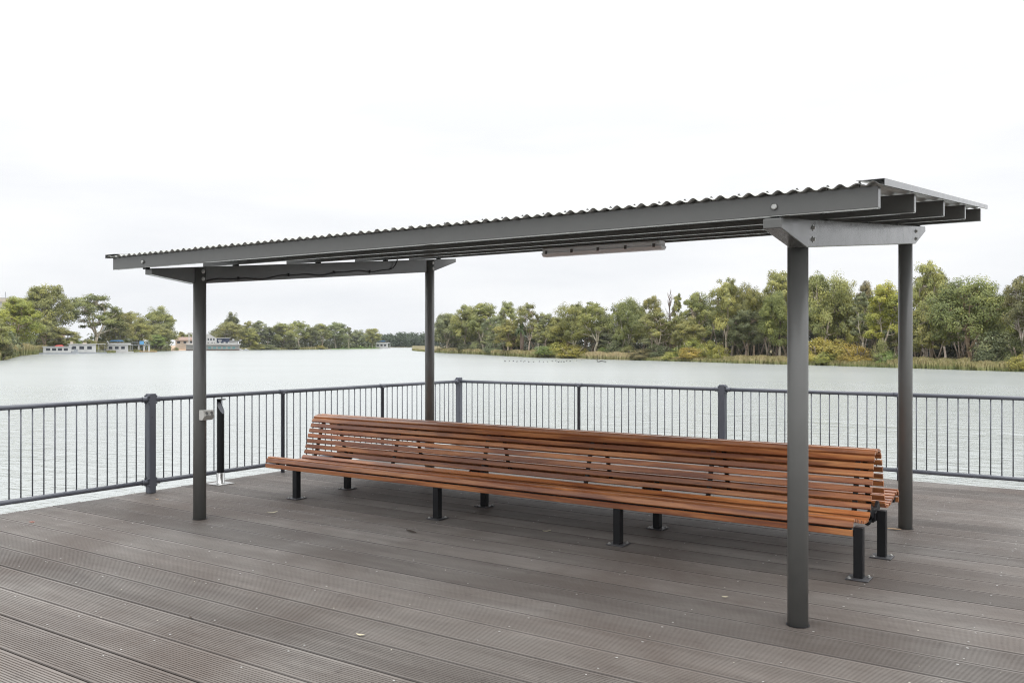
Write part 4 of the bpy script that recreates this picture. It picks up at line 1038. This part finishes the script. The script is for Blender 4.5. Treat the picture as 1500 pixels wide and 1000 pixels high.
house(192, 206, 484, 505, 430, 'tall pale stone house behind the jetty', wall='beige_stone', roof='beige_stone')

def club():
    d = 452; k = d / FPX; zb = (YH - 504.5) * k + EYE; r = lroot('riverside_building', 311, d, zb, 'white riverside club building with a portal frame and dark glazed hall', 'building')
    H = 16.5 * k
    a = MB(); a.prism([(-18 * k, 0), (6 * k, 0), (6 * k, H * .55), (-4 * k, H * .93), (-18 * k, H * .93)], 1, 0, 8); bl(a, 'wall', 'white_wall', r)
    for x in (-11, -6.6, -2.8, 1.2):
        win(r, x * k, (x + 2.) * k, -.03, H * .36, H * .56)
    for x in (-6.6, -1.2, 2.2): win(r, x * k, (x + 1.8) * k, -.03, H * .02, H * .20)
    a = MB(); a.box(6 * k, 24 * k, .5, 8, 0, H * .56); bl(a, 'glazed_hall', 'navy_glass', r)
    a = MB(); a.box(5.8 * k, 25 * k, .2, 8.3, H * .56, H * .60); bl(a, 'hall_roof', 'white_wall', r)
    a = MB(); a.box(8 * k, 13 * k, .42, .5, H * .3, H * .36); a.box(8 * k, 13 * k, .42, .5, H * .42, H * .46); bl(a, 'louvre', 'white_wall', r)
    a = MB(); a.box(24 * k, 36 * k, 3, 8, 0, H * .38); bl(a, 'side_wing', 'white_wall', r)
    # portal frame
    for x in (-32, -27, -21): 
        a = MB(); a.box(x * k - .25, x * k + .25, -1., -.5, 0, H * .98); bl(a, 'portal_post', 'white_wall', r)
    a = MB(); a.box(-34 * k, -19 * k, -1.2, 3., H * .98, H * 1.06); bl(a, 'portal_roof', 'white_wall', r)
    a = MB(); a.box(-33 * k, -29 * k, -1.1, 2.8, H * .68, H * .73); bl(a, 'portal_shelf', 'white_wall', r)
    a = MB(); a.box(-36 * k, 34 * k, -2.6, 0, -.4, .25); bl(a, 'terrace', 'white_wall', r)
    for x in (4.5, 10.6, 17, 23, 33):
        a = MB(); a.box(x * k - .45, x * k + .45, -2.7, -1.8, .25, 1.3); bl(a, 'pillar', 'white_wall', r)
    a = MB(); a.box(-36 * k, 34 * k, -2.5, -2.4, .25, .75); bl(a, 'balustrade', 'white_wall', r)
    d2 = dep(513.2) - 1; k2 = d2 / FPX; r2 = lroot('floating_pontoon', 312, d2, WZ, 'long grey floating hall with teal windows moored below the white club building', 'pontoon')
    L0, L1 = -37 * k2, 37 * k2; Hh = (513.2 - 505.3) * k2
    a = MB(); a.box(L0, L1, -.6, 4, -.4, .38); bl(a, 'hull', 'rusty_floor', r2)
    a = MB(); a.box(L0, L1, 0, 3.5, .38, Hh); bl(a, 'wall', 'grey_wall', r2)
    a = MB(); a.box(L0 - .3, L1 + .3, -.5, 3.8, Hh, Hh + .3); bl(a, 'roof', 'concrete', r2)
    for i in range(11):
        x = L0 + 1.2 + i * 2.25; 
        if 9.5 * k2 < x - L0 < 70 * k2: win(r2, x, x + 1.5, -.02, .75, Hh - .75, 'teal_glass', 'beige_stone')
    for px, c, lb in ((352, 'white_wall', 'small white dinghy moored at the end of the floating hall'), (360.5, 'hull_grey', 'small grey dinghy beside the white one past the floating hall')):
        dd = dep(513.1); b = lroot('dinghy', px, dd, WZ, lb, 'boat'); a = MB(); hull(a, 2.6, 1.3, .5, .3); bl(a, 'hull', c, b, bevel=.05); a = MB(); a.box(-.6, .5, -.5, .5, .5, .95); bl(a, 'cabin', 'white_wall', b, bevel=.05)
club()
def car():
    d = 392; r = lroot('parked_car', 27, d, ground_z(25), 'dark parked car under the yellow green tree', 'car')
    a = MB(); a.prism([(-2.1, .35), (2.1, .35), (2.1, .85), (1.3, .95), (.7, 1.45), (-1.1, 1.45), (-1.8, .95), (-2.1, .9)], 1, -.85, .85); bl(a, 'body', 'car_black', r, bevel=.06)
    for x in (-1.3, 1.3):
        for y in (-.86, .7): a = MB(); a.tube([(x, y, .33), (x, y + .16, .33)], .33, 14); bl(a, 'wheel', 'bird_black', r)
car()

def haze():
    t = NT('river_air'); t.t.nodes.remove(t.out); t.out = t.n('ShaderNodeOutputMaterial')
    v = t.n('ShaderNodeVolumePrincipled'); v.inputs['Color'].default_value = (.90, .94, .98, 1); v.inputs['Density'].default_value = HAZE; v.inputs['Anisotropy'].default_value = .2
    t.l(v.outputs[0], t.out.inputs['Volume']); M['air'] = t.m; t.m.cycles.homogeneous_volume = True
    o = MB().box(-2100, 1100, -900, 2100, -8, 60).build('haze', 'air'); tag(o, kind='stuff')
HAZE = .0001
haze()
# ------------------------------------------------------------------ light, sky, camera
SUN_EL, SUN_AZ = R_(72), R_(104)
w = bpy.data.worlds.new('World'); S.world = w; w.use_nodes = True; nt = w.node_tree; nt.nodes.clear()
def N(t, **k):
    n = nt.nodes.new(t)
    for a, v in k.items(): setattr(n, a, v)
    return n
lk = nt.links.new
sky = N('ShaderNodeTexSky', sky_type='NISHITA', sun_disc=False, sun_elevation=SUN_EL, sun_rotation=SUN_AZ, dust_density=3.0, ozone_density=1.0)
hs = N('ShaderNodeHueSaturation'); hs.inputs['Saturation'].default_value = .15; hs.inputs['Value'].default_value = 1.3; lk(sky.outputs[0], hs.inputs['Color'])
tc = N('ShaderNodeTexCoord'); sx = N('ShaderNodeSeparateXYZ'); lk(tc.outputs['Generated'], sx.inputs[0])
rp = N('ShaderNodeValToRGB'); e = rp.color_ramp.elements; e[0].position = 0.; e[0].color = (.93, .935, .942, 1); e[1].position = 1.; e[1].color = (3.0, 3.0, 3.0, 1)
for p_, c_ in ((.10, (.935, .94, .947)), (.20, (.985, .985, .987)), (.34, (1.12, 1.12, 1.12)), (.6, (2.0, 2.0, 2.0))): q = e.new(p_); q.color = (*c_, 1)
lk(sx.outputs['Z'], rp.inputs[0])
mp = N('ShaderNodeMapping'); mp.inputs['Scale'].default_value = (1.6, 1.6, 8.); lk(tc.outputs['Generated'], mp.inputs[0])
nz = N('ShaderNodeTexNoise'); nz.inputs['Scale'].default_value = 1.7; nz.inputs['Detail'].default_value = 4.; nz.inputs['Roughness'].default_value = .5; lk(mp.outputs[0], nz.inputs['Vector'])
cr = N('ShaderNodeValToRGB'); cr.color_ramp.elements[0].position = .34; cr.color_ramp.elements[0].color = (.90, .912, .935, 1); cr.color_ramp.elements[1].position = .62; cr.color_ramp.elements[1].color = (1.02, 1.02, 1.02, 1); lk(nz.outputs[0], cr.inputs[0])
def mix(f, a, b, mode='MIX'):
    m = N('ShaderNodeMix', data_type='RGBA', blend_type=mode); m.inputs[0].default_value = f
    for s, v in ((m.inputs[6], a), (m.inputs[7], b)):
        if isinstance(v, tuple): s.default_value = v
        else: lk(v, s)
    return m.outputs[2]
cloud = mix(1., rp.outputs[0], cr.outputs[0], 'MULTIPLY')
cloud = mix(1., cloud, (11.2, 11.25, 11.3, 1), 'MULTIPLY')
tot = mix(.90, hs.outputs[0], cloud)
bg = N('ShaderNodeBackground'); bg.inputs['Strength'].default_value = .1; lk(tot, bg.inputs['Color'])
wo = N('ShaderNodeOutputWorld'); lk(bg.outputs[0], wo.inputs[0])
w.cycles.sampling_method = 'MANUAL'; w.cycles.sample_map_resolution = 512

sd = bpy.data.lights.new('sun', 'SUN'); sd.energy = 1.5; sd.angle = R_(55); sd.color = (1., .975, .94)
so = bpy.data.objects.new('sun', sd); COL.objects.link(so)
dv = Vector((math.sin(SUN_AZ) * math.cos(SUN_EL), math.cos(SUN_AZ) * math.cos(SUN_EL), math.sin(SUN_EL)))
so.rotation_euler = dv.to_track_quat('Z', 'Y').to_euler(); so.location = (0, 0, 30)

cam = bpy.data.cameras.new('camera'); co = bpy.data.objects.new('camera', cam); COL.objects.link(co)
co.location = (0, 0, EYE); co.rotation_euler = (R_(90), 0, YAW); cam.sensor_width = 36; cam.lens = FPX / 1500 * 36
cam.shift_y = 2.5 / 1500 ; cam.clip_end = 6000; cam.clip_start = .05
S.camera = co
for o in bpy.data.objects:
    if '_o' in o: del o['_o']
v = S.view_settings; v.view_transform = 'Standard'; v.look = 'None'; v.exposure = 0.; v.gamma = 1.
S.cycles.max_bounces = 6; S.cycles.diffuse_bounces = 3; S.cycles.glossy_bounces = 3; S.cycles.transparent_max_bounces = 6
S.cycles.use_adaptive_sampling = False; S.cycles.filter_width = 1.15; S.cycles.use_denoising = True; S.cycles.denoising_prefilter = 'NONE'; S.cycles.denoising_input_passes = 'RGB_ALBEDO_NORMAL'
